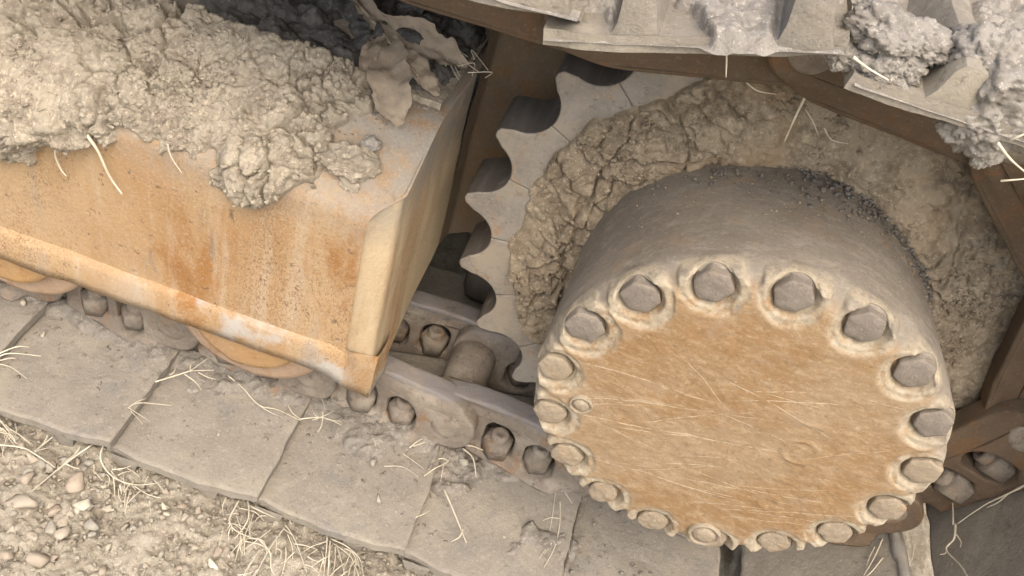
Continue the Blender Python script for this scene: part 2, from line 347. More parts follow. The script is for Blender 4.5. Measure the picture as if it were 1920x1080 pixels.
def hub_mat():
    m = M('hub_casting'); face, pad = m.attr('face'), m.attr('pad')
    # drum: dusty grey brown steel with scuffs that run round it
    sc = m.map((.16, 1, .5)); d = m.mix(m.ramp(m.noise(12, 4, .6), .36, .64), (.21, .183, .145), (.168, .145, .115))
    d = m.mix(m.ramp(m.noise(75, 6, .75, m.map((.45, 1, .7))), .48, .66, 0, .65), d, (.27, .238, .19))
    d = m.mix(m.ramp(m.noise(45, 4, .65, m.map((.35, .6, .6), loc=(2, 5, 1))), .54, .68, 0, .6), d, (.235, .175, .115))
    # cover: ochre rust combed by long scratches
    r1 = m.map((.42, 1, 1.0), rot=(0, math.radians(-18), 0)); r2 = m.map((.85, 1, 1), rot=(0, math.radians(-30), 0))
    f = m.mix(m.ramp(m.noise(9, 4, .6), .36, .64), (.24, .158, .08), (.225, .135, .06))
    f = m.mix(m.ramp(m.noise(7, 5, .66, m.map(loc=(5, 0, 2))), .46, .64, 0, .65), f, (.265, .20, .125))
    f = m.mix(m.ramp(m.noise(70, 7, .82, r1), .46, .64, 0, .6), f, (.335, .252, .155))
    f = m.mix(m.ramp(m.noise(120, 7, .78, r2), .48, .34, 0, .55), f, (.175, .115, .06))
    f = m.mix(m.ramp(m.noise(230, 6, .8, m.map((.7, 1, 1), rot=(0, -.3, 0))), .51, .68, 0, .55), f, (.37, .295, .195))
    rs = random.Random(5)                                  # single scratches, each at its own place on the cover
    sc = [(-.10, .03, -.10, .075, .0010), (-.045, .055, .62, .05, .0007), (-.02, -.02, -.30, .10, .0009), (-.09, -.035, -.22, .085, .0012), (.03, .07, -.45, .06, .0008), (-.12, -.01, -.38, .06, .0010), (.05, -.07, -.25, .09, .0008), (-.03, -.10, -.12, .09, .0010)]
    sc += [(rs.uniform(-.13, .12), rs.uniform(-.12, .12), rs.choice((-.3, -.4, -.2, -.55, -.35, .1))+rs.uniform(-.12, .12), rs.uniform(.02, .09), rs.uniform(.0004, .0008)) for _ in range(22)]
    wv = m.n('ShaderNodeVectorMath', operation='ADD'); nz = m.n('ShaderNodeTexNoise'); m.l(m.P, nz.inputs['Vector']); nz.inputs['Scale'].default_value = 9
    ws = m.n('ShaderNodeVectorMath', operation='SCALE'); m.l(nz.outputs['Color'], ws.inputs[0]); ws.inputs['Scale'].default_value = .02; m.l(m.P, wv.inputs[0]); m.l(ws.outputs[0], wv.inputs[1]); brk = m.ramp(m.noise(75, 4, .7), .36, .56)
    acc = None
    for cx, cz, ang, hl, wd in sc:
        mp = m.n('ShaderNodeMapping', vector_type='TEXTURE'); m.l(wv.outputs[0], mp.inputs[0]); mp.inputs['Location'].default_value = (cx+.01, 0, cz+.41); mp.inputs['Rotation'].default_value = (0, ang, 0)
        sx = m.n('ShaderNodeSeparateXYZ'); m.l(mp.outputs[0], sx.inputs[0])
        a = m.math('MULTIPLY', m.ramp(m.math('ABSOLUTE', sx.outputs[2]), wd*1.2, wd*.2), m.ramp(m.math('ABSOLUTE', sx.outputs[0]), hl, hl*.6)); acc = a if acc is None else m.math('MAXIMUM', acc, a)
    f = m.mix(m.math('MULTIPLY', m.math('MULTIPLY', acc, brk), .75), f, (.45, .37, .255))
    f = m.mix(m.ramp(m.noise(26, 6, .72, m.map(loc=(9, 2, 4)), .4), .55, .66, 0, .65), f, (.25, .175, .11)); f = m.mix(m.ramp(m.noise(200, 6, .8, m.map(loc=(1, 7, 4))), .45, .3, 0, .65), f, (.12, .08, .045))
    d = m.mix(m.ramp(m.noise(200, 6, .8), .50, .68, 0, .55), d, (.30, .265, .21)); d = m.mix(m.ramp(m.noise(150, 6, .8, m.map(loc=(2, 2, 2))), .46, .32, 0, .6), d, (.105, .09, .07))
    c = m.mix(face, d, f)
    p = m.mix(m.ramp(m.noise(140, 4, .65), .4, .62), (.30, .252, .175), (.345, .30, .22)); p = m.mix(m.ramp(m.noise(170, 6, .8), .47, .33, 0, .75), p, (.17, .13, .08))
    c = m.mix(m.math('MULTIPLY', pad, m.ramp(m.noise(60, 5, .7), .36, .54, .15, 1)), c, p)
    m.bump(m.noise(170, 7, .8, m.map((.7, 1, 1), rot=(0, -.3, 0))), .75, .0018); m.bump(m.noise(45, 5, .65), .3, .0014)
    return m.done(c, .84, .25)
HUB = hub_mat()
BOLT = rusty('bolt_steel', (.185, .16, .13), (.155, .132, .108), (.18, .14, .105), (.25, .218, .17), .7, coord='P', bumpd=.0016)
BOLTD = rusty('dusty_bolt_steel', (.27, .22, .155), (.235, .19, .135), (.26, .18, .10), (.34, .285, .20), .8, bumpd=.0018)
def straw_mat():
    m = M('straw'); i = m.n('ShaderNodeObjectInfo').outputs['Random']; c = m.mix(m.ramp(m.noise(50, 3), .35, .65), (.60, .545, .41), (.44, .39, .28)); c = m.mix(m.math('MULTIPLY', i, .5), c, (.40, .36, .29))
    m.bump(m.noise(800, 3), .3, .0004); return m.done(c, .8, .25)
STRAW = straw_mat()
def leaf_mat():
    m = M('dead_leaf'); c = m.mix(m.ramp(m.noise(40, 5, .6), .36, .66), (.31, .255, .185), (.25, .205, .15)); c = m.mix(m.ramp(m.noise(160, 4, .7), .6, .7, 0, .7), c, (.16, .11, .07)); m.bump(m.noise(220, 5, .7), .7, .0014); return m.done(c, .9, .15)
LEAF = leaf_mat()
WOOD = rusty('grey_wood', (.27, .25, .22), (.22, .20, .17), (.25, .20, .15), (.33, .31, .27), .5)
# ------------------------------------------------------------------ measured layout (metres)
MUDPOLY= [(-0.853, -0.098), (-0.811, -0.079), (-0.779, -0.043), (-0.749, -0.03), (-0.717, -0.013), (-0.701, 0.004), (-0.666, 0.003), (-0.656, -0.007), (-0.632, 0.003), (-0.608, 0.003), (-0.598, -0.011), (-0.577, -0.033), (-0.546, -0.028), (-0.511, 0.001), (-0.492, 0.013), (-0.489, 0.059), (-0.49, 0.082), (-0.471, 0.113), (-0.481, 0.154), (-0.498, 0.181), (-0.539, 0.22), (-0.587, 0.272)]
STONES= [(-0.698, -0.068, 0.0231), (-0.676, -0.092, 0.0136), (-0.738, -0.122, 0.0245), (-0.703, -0.111, 0.0122), (-0.693, -0.132, 0.015), (-0.681, -0.177, 0.0204), (-0.494, -0.105, 0.0116), (-0.53, -0.123, 0.0068), (-0.496, -0.09, 0.0122), (-0.649, -0.113, 0.0163), (-0.676, -0.136, 0.0163), (-0.752, -0.091, 0.015), (-0.767, -0.058, 0.0122), (-0.681, -0.043, 0.0082), (-0.645, -0.053, 0.0095), (-0.595, -0.036, 0.0082), (-0.725, -0.157, 0.0109), (-0.704, -0.035, 0.0109), (-0.648, -0.084, 0.0082), (-0.566, -0.05, 0.0109), (-0.55, -0.092, 0.0095), (-0.758, -0.076, 0.0095), (-0.684, -0.108, 0.0095), (-0.714, -0.183, 0.0122), (-0.554, -0.065, 0.0082)]
SHOESTONES= [(-0.864, 0.115, 0.0059), (-0.909, 0.142, 0.0079), (-0.402, 0.118, 0.0033), (-0.402, 0.108, 0.0026), (-0.241, 0.147, 0.0106), (-0.359, 0.089, 0.0079), (-0.334, 0.043, 0.0059), (-0.157, 0.056, 0.0053), (-0.305, 0.033, 0.0026), (-0.051, 0.222, 0.0033), (-0.568, 0.055, 0.0033), (0.095, 0.105, 0.0046), (-0.134, 0.04, 0.004)]
TUFTS=[
('T_gapcurl', 'ground', 0.0016, [[(-0.702, -0.001, -0.024), (-0.692, -0.026, -0.024), (-0.665, -0.044, -0.024), (-0.634, -0.046, -0.024), (-0.611, -0.031, -0.024)], [(-0.664, -0.043, -0.024), (-0.645, -0.071, -0.024)], [(-0.634, -0.046, -0.024), (-0.635, -0.068, -0.024)], [(-0.633, -0.046, -0.024), (-0.592, -0.053, -0.024)], [(-0.671, -0.034, -0.024), (-0.653, -0.016, -0.024)], [(-0.659, -0.04, -0.024), (-0.649, -0.027, -0.024)]]),
('T_longstalk', 'ground', 0.0018, [[(-0.713, -0.011, -0.024), (-0.725, -0.054, -0.024), (-0.736, -0.106, -0.024)], [(-0.725, -0.02, -0.024), (-0.727, -0.046, -0.024)], [(-0.724, -0.052, -0.024), (-0.704, -0.053, -0.024)]]),
('T_arcleft', 'ground', 0.0017, [[(-0.822, -0.064, -0.024), (-0.786, -0.052, -0.024), (-0.761, -0.056, -0.024), (-0.732, -0.061, -0.024)], [(-0.772, -0.017, -0.024), (-0.768, -0.05, -0.024)], [(-0.764, -0.019, -0.024), (-0.765, -0.047, -0.024)], [(-0.768, -0.05, -0.024), (-0.759, -0.037, -0.024)]]),
('T_leftedge', 'ground', 0.0015, [[(-0.843, -0.029, -0.024), (-0.818, -0.038, -0.024), (-0.794, -0.048, -0.024)], [(-0.853, -0.015, -0.024), (-0.826, -0.031, -0.024), (-0.801, -0.043, -0.024)], [(-0.827, -0.045, -0.024), (-0.807, -0.042, -0.024), (-0.798, -0.046, -0.024)], [(-0.826, -0.026, -0.024), (-0.804, -0.039, -0.024)]]),
('T_hangpair', 'ground', 0.0017, [[(-0.505, -0.011, -0.024), (-0.503, -0.041, -0.024), (-0.498, -0.051, -0.024), (-0.484, -0.06, -0.024), (-0.457, -0.059, -0.024)], [(-0.495, -0.007, -0.024), (-0.482, -0.032, -0.024), (-0.479, -0.047, -0.024), (-0.483, -0.07, -0.024)], [(-0.521, -0.016, -0.024), (-0.511, -0.044, -0.024)], [(-0.491, -0.014, -0.024), (-0.466, -0.021, -0.024), (-0.452, -0.018, -0.024)], [(-0.498, -0.051, -0.024), (-0.497, -0.063, -0.024)], [(-0.496, -0.053, -0.024), (-0.489, -0.064, -0.024)], [(-0.473, -0.06, -0.024), (-0.48, -0.089, -0.024)]]),
('T_cross', 'ground', 0.0016, [[(-0.484, -0.007, -0.024), (-0.445, -0.008, -0.024), (-0.428, -0.019, -0.024)], [(-0.458, -0.057, -0.024), (-0.434, -0.074, -0.024), (-0.424, -0.091, -0.024), (-0.417, -0.094, -0.024)], [(-0.433, -0.027, -0.024), (-0.436, -0.069, -0.024), (-0.439, -0.107, -0.024)], [(-0.463, -0.02, -0.024), (-0.472, -0.035, -0.024)], [(-0.448, -0.036, -0.024), (-0.457, -0.063, -0.024), (-0.467, -0.079, -0.024)], [(-0.435, -0.025, -0.024), (-0.413, -0.045, -0.024), (-0.381, -0.08, -0.024)], [(-0.413, -0.045, -0.024), (-0.382, -0.042, -0.024)], [(-0.469, -0.061, -0.024), (-0.448, -0.063, -0.024), (-0.437, -0.075, -0.024)], [(-0.459, -0.11, -0.024), (-0.443, -0.099, -0.024)], [(-0.407, -0.059, -0.024), (-0.416, -0.08, -0.024)], [(-0.387, -0.071, -0.024), (-0.366, -0.073, -0.024)]]),
('T_droop', 'ground', 0.0016, [[(-0.381, -0.011, -0.024), (-0.372, -0.037, -0.024), (-0.36, -0.076, -0.024)], [(-0.373, -0.02, -0.024), (-0.364, -0.05, -0.024), (-0.355, -0.074, -0.024)], [(-0.373, -0.019, -0.024), (-0.349, -0.023, -0.024), (-0.332, -0.033, -0.024), (-0.318, -0.059, -0.024)], [(-0.36, -0.015, -0.024), (-0.34, -0.028, -0.024), (-0.328, -0.043, -0.024)], [(-0.364, -0.021, -0.024), (-0.346, -0.05, -0.024), (-0.336, -0.066, -0.024)], [(-0.332, -0.035, -0.024), (-0.334, -0.062, -0.024)], [(-0.369, -0.021, -0.024), (-0.339, -0.035, -0.024), (-0.327, -0.055, -0.024)], [(-0.364, -0.025, -0.024), (-0.35, -0.072, -0.024)], [(-0.352, -0.02, -0.024), (-0.328, -0.035, -0.024), (-0.313, -0.061, -0.024)], [(-0.37, -0.052, -0.024), (-0.366, -0.078, -0.024)], [(-0.389, -0.06, -0.024), (-0.372, -0.058, -0.024)]]),
('T_star', 'shoe', 0.0015, [[(-0.681, 0.093, 0.008), (-0.654, 0.121, 0.008), (-0.646, 0.129, 0.008), (-0.621, 0.145, 0.008)], [(-0.648, 0.128, 0.008), (-0.65, 0.147, 0.008)], [(-0.648, 0.128, 0.008), (-0.636, 0.163, 0.008)], [(-0.653, 0.121, 0.008), (-0.62, 0.106, 0.008)], [(-0.638, 0.131, 0.008), (-0.61, 0.13, 0.008)], [(-0.669, 0.109, 0.008), (-0.669, 0.126, 0.008)]]),
('T_twig', 'shoe', 0.0012, [[(-0.599, 0.144, 0.008), (-0.572, 0.132, 0.008), (-0.538, 0.113, 0.008), (-0.512, 0.117, 0.008), (-0.475, 0.114, 0.008)], [(-0.502, 0.13, 0.008), (-0.476, 0.115, 0.008)], [(-0.538, 0.113, 0.008), (-0.5, 0.107, 0.008)]]),
('T_gaptuft', 'shoe', 0.0012, [[(-0.69, 0.039, 0.008), (-0.68, 0.051, 0.008), (-0.642, 0.066, 0.008)], [(-0.688, 0.043, 0.008), (-0.677, 0.062, 0.008)], [(-0.688, 0.038, 0.008), (-0.654, 0.03, 0.008)], [(-0.685, 0.037, 0.008), (-0.66, 0.024, 0.008)]]),
('T_leftshoe', 'shoe', 0.0015, [[(-0.883, 0.041, 0.008), (-0.869, 0.055, 0.008), (-0.834, 0.069, 0.008)], [(-0.885, 0.044, 0.008), (-0.869, 0.066, 0.008), (-0.856, 0.075, 0.008)], [(-0.876, 0.032, 0.008), (-0.854, 0.033, 0.008), (-0.827, 0.027, 0.008)], [(-0.875, 0.041, 0.008), (-0.86, 0.052, 0.008)]]),
('T_middle', 'soil', 0.0012, [[(-0.478, 0.11, 0.016), (-0.449, 0.124, 0.016), (-0.421, 0.125, 0.016)], [(-0.453, 0.136, 0.016), (-0.445, 0.111, 0.016), (-0.446, 0.099, 0.016)], [(-0.46, 0.114, 0.016), (-0.445, 0.129, 0.016), (-0.439, 0.144, 0.016)], [(-0.444, 0.126, 0.016), (-0.424, 0.131, 0.016)], [(-0.452, 0.124, 0.016), (-0.467, 0.131, 0.016)], [(-0.489, 0.162, 0.016), (-0.465, 0.153, 0.016), (-0.451, 0.139, 0.016)]]),
('T_eyestraw', 'soil', 0.0016, [[(-0.321, 0.128, 0.016), (-0.313, 0.143, 0.016), (-0.306, 0.152, 0.016)], [(-0.317, 0.132, 0.016), (-0.304, 0.145, 0.016)]]),
('T_linkstraw', 'soil', 0.0016, [[(-0.264, 0.155, 0.016), (-0.243, 0.165, 0.016), (-0.206, 0.166, 0.016)], [(-0.251, 0.157, 0.016), (-0.233, 0.145, 0.016), (-0.22, 0.119, 0.016)], [(-0.243, 0.163, 0.016), (-0.252, 0.167, 0.016)]]),
('T_gapbits', 'shoe', 0.0013, [[(-0.288, 0.098, 0.008), (-0.278, 0.114, 0.008), (-0.265, 0.131, 0.008), (-0.264, 0.145, 0.008)], [(-0.278, 0.132, 0.008), (-0.263, 0.134, 0.008)], [(-0.269, 0.128, 0.008), (-0.264, 0.097, 0.008)], [(-0.278, 0.033, 0.008), (-0.263, 0.051, 0.008)]]),
('T_leanstalk', 'shoe', 0.002, [[(-0.256, 0.089, 0.008), (-0.234, 0.06, 0.008), (-0.204, 0.023, 0.008)], [(-0.214, 0.04, 0.008), (-0.215, 0.025, 0.008), (-0.223, 0.016, 0.008)]]),
('T_thinroots', 'shoe', 0.0008, [[(-0.344, 0.091, 0.008), (-0.319, 0.098, 0.008), (-0.294, 0.093, 0.008)], [(-0.327, 0.12, 0.008), (-0.309, 0.112, 0.008), (-0.292, 0.108, 0.008)]]),
('T_sprig', 'shoe', 0.0014, [[(-0.108, 0.154, 0.008), (-0.104, 0.114, 0.008), (-0.101, 0.08, 0.008)], [(-0.098, 0.136, 0.008), (-0.091, 0.097, 0.008), (-0.09, 0.059, 0.008), (-0.097, 0.027, 0.008)], [(-0.095, 0.151, 0.008), (-0.077, 0.13, 0.008)], [(-0.092, 0.11, 0.008), (-0.078, 0.089, 0.008), (-0.067, 0.056, 0.008)], [(-0.09, 0.098, 0.008), (-0.054, 0.075, 0.008)], [(-0.093, 0.106, 0.008), (-0.114, 0.094, 0.008)], [(-0.089, 0.087, 0.008), (-0.117, 0.075, 0.008)], [(-0.09, 0.085, 0.008), (-0.101, 0.046, 0.008)], [(-0.089, 0.075, 0.008), (-0.106, 0.036, 0.008)], [(-0.09, 0.102, 0.008), (-0.107, 0.109, 0.008)], [(-0.089, 0.076, 0.008), (-0.086, 0.048, 0.008)]]),
('T_branch', 'rshoe', 0.002, [[(0.38, 0.142, 0.345), (0.37, 0.141, 0.314), (0.36, 0.141, 0.282), (0.348, 0.133, 0.244)], [(0.347, 0.134, 0.242), (0.346, 0.115, 0.237), (0.342, 0.105, 0.225), (0.347, 0.076, 0.241), (0.349, 0.056, 0.249)], [(0.346, 0.134, 0.239), (0.347, 0.168, 0.242), (0.347, 0.189, 0.242)], [(0.347, 0.121, 0.24), (0.348, 0.1, 0.244)], [(0.342, 0.105, 0.226), (0.339, 0.102, 0.216)], [(0.37, 0.141, 0.314), (0.361, 0.136, 0.285)]]),
('T_stubtwigs', 'rshoe', 0.0013, [[(0.301, 0.147, 0.155), (0.292, 0.119, 0.148), (0.281, 0.092, 0.139)], [(0.3, 0.118, 0.154), (0.287, 0.095, 0.143), (0.274, 0.084, 0.133)], [(0.293, 0.135, 0.148), (0.284, 0.107, 0.142)], [(0.328, 0.134, 0.182), (0.324, 0.105, 0.173)]]),
]
VST=[
('root_long', 0.003, [(-0.746, 0.078, 0.426), (-0.738, 0.078, 0.415), (-0.727, 0.078, 0.398), (-0.716, 0.078, 0.369), (-0.702, 0.078, 0.349)]),
('root_short', 0.002, [(-0.775, 0.078, 0.392), (-0.78, 0.078, 0.372), (-0.775, 0.078, 0.353), (-0.769, 0.078, 0.346)]),
('root_curl', 0.0016, [(-0.646, 0.078, 0.443), (-0.642, 0.078, 0.427), (-0.63, 0.078, 0.41)]),
('hang_white', 0.0013, [(-0.168, -0.01, 0.794), (-0.162, -0.01, 0.784), (-0.155, -0.01, 0.766)]),
('ring_straw', 0.002, [(-0.058, 0.165, 0.688), (-0.057, 0.165, 0.663), (-0.055, 0.165, 0.636)]),
('top_straw', 0.0015, [(-0.083, -0.02, 0.816), (-0.07, -0.02, 0.812), (-0.054, -0.02, 0.809)]),
('edge_straw', 0.0016, [(0.031, -0.03, 0.797), (0.045, -0.03, 0.789), (0.061, -0.03, 0.783)]),
('edge_straw2', 0.0012, [(0.054, -0.02, 0.766), (0.068, -0.02, 0.774)]),
('wall_root', 0.0013, [(-0.113, 0.185, 0.672), (-0.097, 0.185, 0.666), (-0.079, 0.185, 0.669)]),
('wall_root2', 0.001, [(-0.024, 0.18, 0.655), (-0.012, 0.18, 0.646), (0.004, 0.18, 0.648)]),
('wall_root3', 0.001, [(-0.049, 0.18, 0.667), (-0.036, 0.18, 0.657), (-0.025, 0.18, 0.645)]),
('tip_straw', 0.0016, [(0.037, -0.03, 0.802), (0.043, -0.03, 0.81)]),
]
# ------------------------------------------------------------------ ground
def gh(x, y):
    P = np.stack([x, y, np.zeros_like(x)], 1)
    h = -.034+.010*fbm(P, 5, 3, .5, 3)+.004*fbm(P, 28, 3, .55, 5)
    h -= .010*sst(-.07, -.02, y)*sst(.6, .52, y)*sst(.5, .2, x)      # sunk under the track
    return h
def axis(a, b, step, far, g=1.22):
    c = list(np.arange(a, b, step)); s = step; hi = [c[-1]]; lo = [c[0]]
    while hi[-1] < far: s *= g; hi.append(hi[-1]+s)
    s = step
    while lo[-1] > -far: s *= g; lo.append(lo[-1]-s)
    return np.array(lo[:0:-1]+c+hi[1:])
gx = axis(-1.15, .45, .0038, 90); gy = axis(-.55, .05, .0038, 90)
X, Y = np.meshgrid(gx, gy, indexing='ij'); x, y = X.ravel(), Y.ravel(); near = sst(3, 1, np.abs(x))*sst(3, 1, np.abs(y))
P = np.stack([x, y, np.zeros_like(x)], 1); z = gh(x, y)
msk = (np.abs(x) < 2) & (np.abs(y) < 1.5); f = np.zeros_like(x); f[msk] = muddy(P[msk]*1.3, .004, .004, .0024, .003, 5)
z = np.where(np.hypot(x, y) > 3, -.03, z+f*near)
tag(obj('ground', mesh_np('ground', np.stack([x, y, z], 1), gridF(len(gx), len(gy)), False), EARTH), kind='structure')

# ------------------------------------------------------------------ track frame
frame = tag(empty('track_frame', (-.8, .09, 0)), 'rust-orange steel track frame box with mud caked along its top, left of the sprocket', 'track frame')
FI = Matrix.Translation(frame.location).inverted()
def part(name, me, m):
    o = obj(name, me, m); o.parent = frame; o.matrix_parent_inverse = FI; return o
def xend(y): return np.interp(y, [.09, .12, .33, .8], [-.425, -.395, -.383, -.37])
SL = np.array([.8437, .5369])
def prof(s):
    s = np.asarray(s, float); y = np.where(s < 0, .09, np.where(s < .1304, .09+s*SL[0], .2+s-.1304)); z = np.where(s < 0, .43+s, np.where(s < .1304, .43+s*SL[1], .5)); return y, z
def prof_s(s, k=.018):                                  # profile with rounded corners
    ys, zs = 0, 0
    for d in np.linspace(-1, 1, 7): a, b = prof(np.asarray(s)+d*k); ys = ys+a/7; zs = zs+b/7
    return ys, zs
def panel():
    s = np.concatenate([np.linspace(-.265, -.03, 40), np.linspace(-.026, .16, 40), np.linspace(.17, .75, 30)]); u = np.linspace(0, 1, 190)**.6
    S, U = np.meshgrid(s, u, indexing='ij'); y, z = prof_s(S, .014); xe = xend(y); xx = -1.9+(xe+1.9)*U
    P = np.stack([xx, y, z], -1); f = P.reshape(-1, 3); d = .0025*fbm(f*[1, 1, 1], 7, 3, .5, 21)
    P[..., 1] -= d.reshape(S.shape)*.8; V = P.reshape(-1, 3)
    # underside and back close the box
    a = P[0].copy(); b = a.copy(); b[:, 1] = .33; b[:, 2] = .19
    V2 = np.stack([a, b], 1).reshape(-1, 3)
    return join([(V, gridF(len(s), len(u))), (V2, gridF(len(u), 2))])
part('side_panel', mesh_np('side_panel', *panel()), PANEL)
def loft(lo, up, nz, seed, amp=.0015, sub=10):
    lo, up = np.asarray(lo, float), np.asarray(up, float); t = np.linspace(0, len(lo)-1, (len(lo)-1)*sub+1)
    def it(A): return np.stack([np.interp(t, np.arange(len(A)), A[:, k]) for k in range(3)], 1)
    def smooth(A):
        B = A.copy()
        for _ in range(3): B[1:-1] = .25*B[:-2]+.5*B[1:-1]+.25*B[2:]
        return B
    a, b = smooth(it(lo)), smooth(it(up)); w = np.linspace(0, 1, nz)[None, :, None]; G = a[:, None]*(1-w)+b[:, None]*w
    n = gnorm(G); G = G+n*(amp*fbm(G.reshape(-1, 3), 12, 4, .5, seed)).reshape(G.shape[:2])[..., None]
    return G.reshape(-1, 3), gridF(len(t), nz)
lo = [(-.434, .0935, .165), (-.395, .119, .112), (-.391, .16, .118), (-.387, .25, .165), (-.382, .335, .205)]
up = []
for s_ in (-.004, .035, .083, .18, .266):
    yq, zq = prof_s(s_, .014); up.append((float(xend(yq))-(.008 if s_ < 0 else .0035), float(yq)+(.0035 if s_ < 0 else 0), float(zq)+.0015))
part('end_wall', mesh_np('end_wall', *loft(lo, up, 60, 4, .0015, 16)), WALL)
lo2 = [(-.382, .335, .205), (-.376, .362, .21), (-.345, .376, .215), (-.2, .379, .23), (-.05, .38, .25), (.1, .382, .28)]
up2 = [(-.382, .335, .66), (-.376, .366, .66), (-.345, .378, .66), (-.2, .38, .66), (-.05, .381, .64), (.1, .383, .60)]
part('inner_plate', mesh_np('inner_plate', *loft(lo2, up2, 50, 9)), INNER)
def strip():
    V = []
    pl = [(-1.9, .082), (-1.2, .082), (-.8, .082), (-.43, .082), (-.421, .085), (-.389, .114), (-.385, .158)]
    n = 200; t = np.linspace(0, len(pl)-1, n); px = np.interp(t, range(len(pl)), [p[0] for p in pl]); py = np.interp(t, range(len(pl)), [p[1] for p in pl])
    zb = np.interp(px, [-1.9, -.44, -.425, -.391, -.385], [.163, .163, .155, .108, .116]); zt = zb+np.interp(px, [-.47, -.42, -.385], [.050, .055, .075])
    wob = .0022*fbm(np.stack([px*1., py, py*0], 1), 18, 3, .5, 6)
    ring = [(0, .012), (-.001, .004), (.0, .0), (.3, -.001), (.8, .0), (.93, .003), (1.0, .012)]
    G = np.stack([np.stack([px, py+d+wob*.6, zb+(zt-zb)*k+wob], 1) for k, d in ring], 1)
    return mesh_np('bottom_flange', G.reshape(-1, 3), gridF(n, len(ring)))
part('bottom_flange', strip(), FLANGE)
# machine hull behind the track
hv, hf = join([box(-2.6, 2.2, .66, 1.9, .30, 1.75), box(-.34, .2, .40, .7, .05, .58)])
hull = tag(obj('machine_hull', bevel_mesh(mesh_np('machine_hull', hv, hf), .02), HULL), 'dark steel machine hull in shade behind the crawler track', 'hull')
# rollers
for i, rx in enumerate((-.558, -.889, -1.22)):
    par = empty('track_roller', (0, 0, 0)); par.parent = frame; par.matrix_parent_inverse = FI
    def rp(name, pr, n=64):
        v, f = lathe_y(pr, n, rx, .178); v += (.0012*vn(v*70, 3))[:, None]*np.array([1, .6, 1]); o = obj(name, mesh_np(name, v, f), ROLLER if name == 'roller_cap' else RFLANGE); o.parent = par; return o
    rp('roller_flange', [(0, .114), (.07, .114), (.098, .112), (.105, .114), (.108, .119), (.108, .136), (.103, .139), (.070, .143), (.068, .35), (0, .352)])
    rp('roller_cap', [(0, .0935), (.035, .093), (.062, .0935), (.069, .095), (.072, .099), (.072, .116)])

# mud caked on the frame
poly = MUDPOLY+[(-.60, .50), (-1.6, .50), (-1.6, -.11), (-.95, -.115)]
nx, ns = 560, 430; xs = np.linspace(-1.15, -.36, nx); ss = np.linspace(-.20, .44, ns); Xg, Sg = np.meshgrid(xs, ss, indexing='ij')
yb, zb = prof_s(Sg, .02); Xg = -1.15+(xend(yb)-.010+1.15)*(Xg+1.15)/.79; G = np.stack([Xg, yb, zb], -1); N = -gnorm(G); N = np.where(N[..., 1:2] > 0, -N, N)
fl = G.reshape(-1, 3); sd = sdf_poly(Xg.ravel(), Sg.ravel(), poly)+.010*fbm(fl, 30, 3, .6, 77)+.004*fbm(fl, 120, 2, .6, 78)
h = muddy(fl, .006, .005, .0023, .013, 0); ins = sst(-.003, .004, sd)
lump = .018*np.exp(-((Xg.ravel()+.545)/.05)**2-((Sg.ravel()-.01)/.05)**2)+.012*np.exp(-((Xg.ravel()+.83)/.09)**2-((Sg.ravel()+.03)/.06)**2)
th = ins*(np.maximum(.007+.016*sst(0, .035, sd)+h+lump, .003))-(1-ins)*.007
mud = G+N*th.reshape(nx, ns, 1)
tag(obj('caked_mud', mesh_np('caked_mud', mud.reshape(-1, 3), gridF(nx, ns), False), MUD), 'pale dried mud caked over the top of the rusty track frame', 'mud', kind='stuff')
# crumbs lying on that mud
k = R.randint(0, nx*ns, 60000); k = k[(sd[k] > .004) & (Xg.ravel()[k] > -1.0) & (fbm(fl[k], 13, 3, .6, 88)+.45*R.randn(len(k)) > .05)][:15000]
cv, cf = scatter(mud.reshape(-1, 3)[k], .0010+.0044*R.rand(len(k))**5, 1, .8, 3)
tag(obj('mud_crumbs', mesh_np('mud_crumbs', cv, cf, False), MUD), 'small pale crumbs strewn over the mud on the frame', 'crumbs', kind='stuff')
# grit on the bare dusty slope at the right end of the frame
k = R.randint(0, nx*ns, 60000); xa, sa = Xg.ravel()[k], Sg.ravel()[k]; ya = yb.ravel()[k]; ok = (sd[k] < -.004) & (xa < xend(ya)-.004) & (sa > .03) & (xa > -.52) & (fbm(fl[k], 22, 2) > -.1)
k = k[ok][:1300]; cv, cf = scatter((G+N*.0008).reshape(-1, 3)[k], .0007+.0030*R.rand(len(k))**4, 1, .7, 5)
tag(obj('slope_grit', mesh_np('slope_grit', cv, cf, False), MUDG), 'grey grit on the bare dusty slope at the frame end', 'grit', kind='stuff')
# dark soil in the hollow behind
nx2, ny2 = 170, 190; xs = np.linspace(-.70, -.372, nx2); ys = np.linspace(.215, .60, ny2); Xd, Yd = np.meshgrid(xs, ys, indexing='ij'); Xd = np.minimum(Xd, xend(Yd)-.008); P = np.stack([Xd.ravel(), Yd.ravel(), np.zeros(nx2*ny2)], 1)
f1, f2, c1 = worley(P+.004*np.stack([vn(P*50, 1), vn(P*50, 2), vn(P*50, 3)], 1), 34, 90); g1, g2, c2 = worley(P, 80, 95)
zd = .494+.010*sst(.215, .27, Yd.ravel())+.019*np.sqrt(np.clip(1-f1*1.25, 0, 1))*(.5+c1)+.006*np.sqrt(np.clip(1-g1*1.2, 0, 1))*(.4+c2)+.004*fbm(P, 20, 3)+.0012*fbm(P, 220, 2)
zd -= .03*sst(xend(Yd.ravel())-.022, xend(Yd.ravel())-.002, Xd.ravel())+.03*sst(.235, .217, Yd.ravel())
tag(obj('dark_soil', mesh_np('dark_soil', np.stack([Xd.ravel(), Yd.ravel(), zd], 1), gridF(nx2, ny2)), DARK), 'dark soil clods in the hollow behind the dead leaf', 'soil', kind='stuff')
DZ = lambda x, y: zd.reshape(nx2, ny2)[int(np.clip((x+.70)/.328*(nx2-1), 0, nx2-1)), int(np.clip((y-.215)/.385*(ny2-1), 0, ny2-1))]
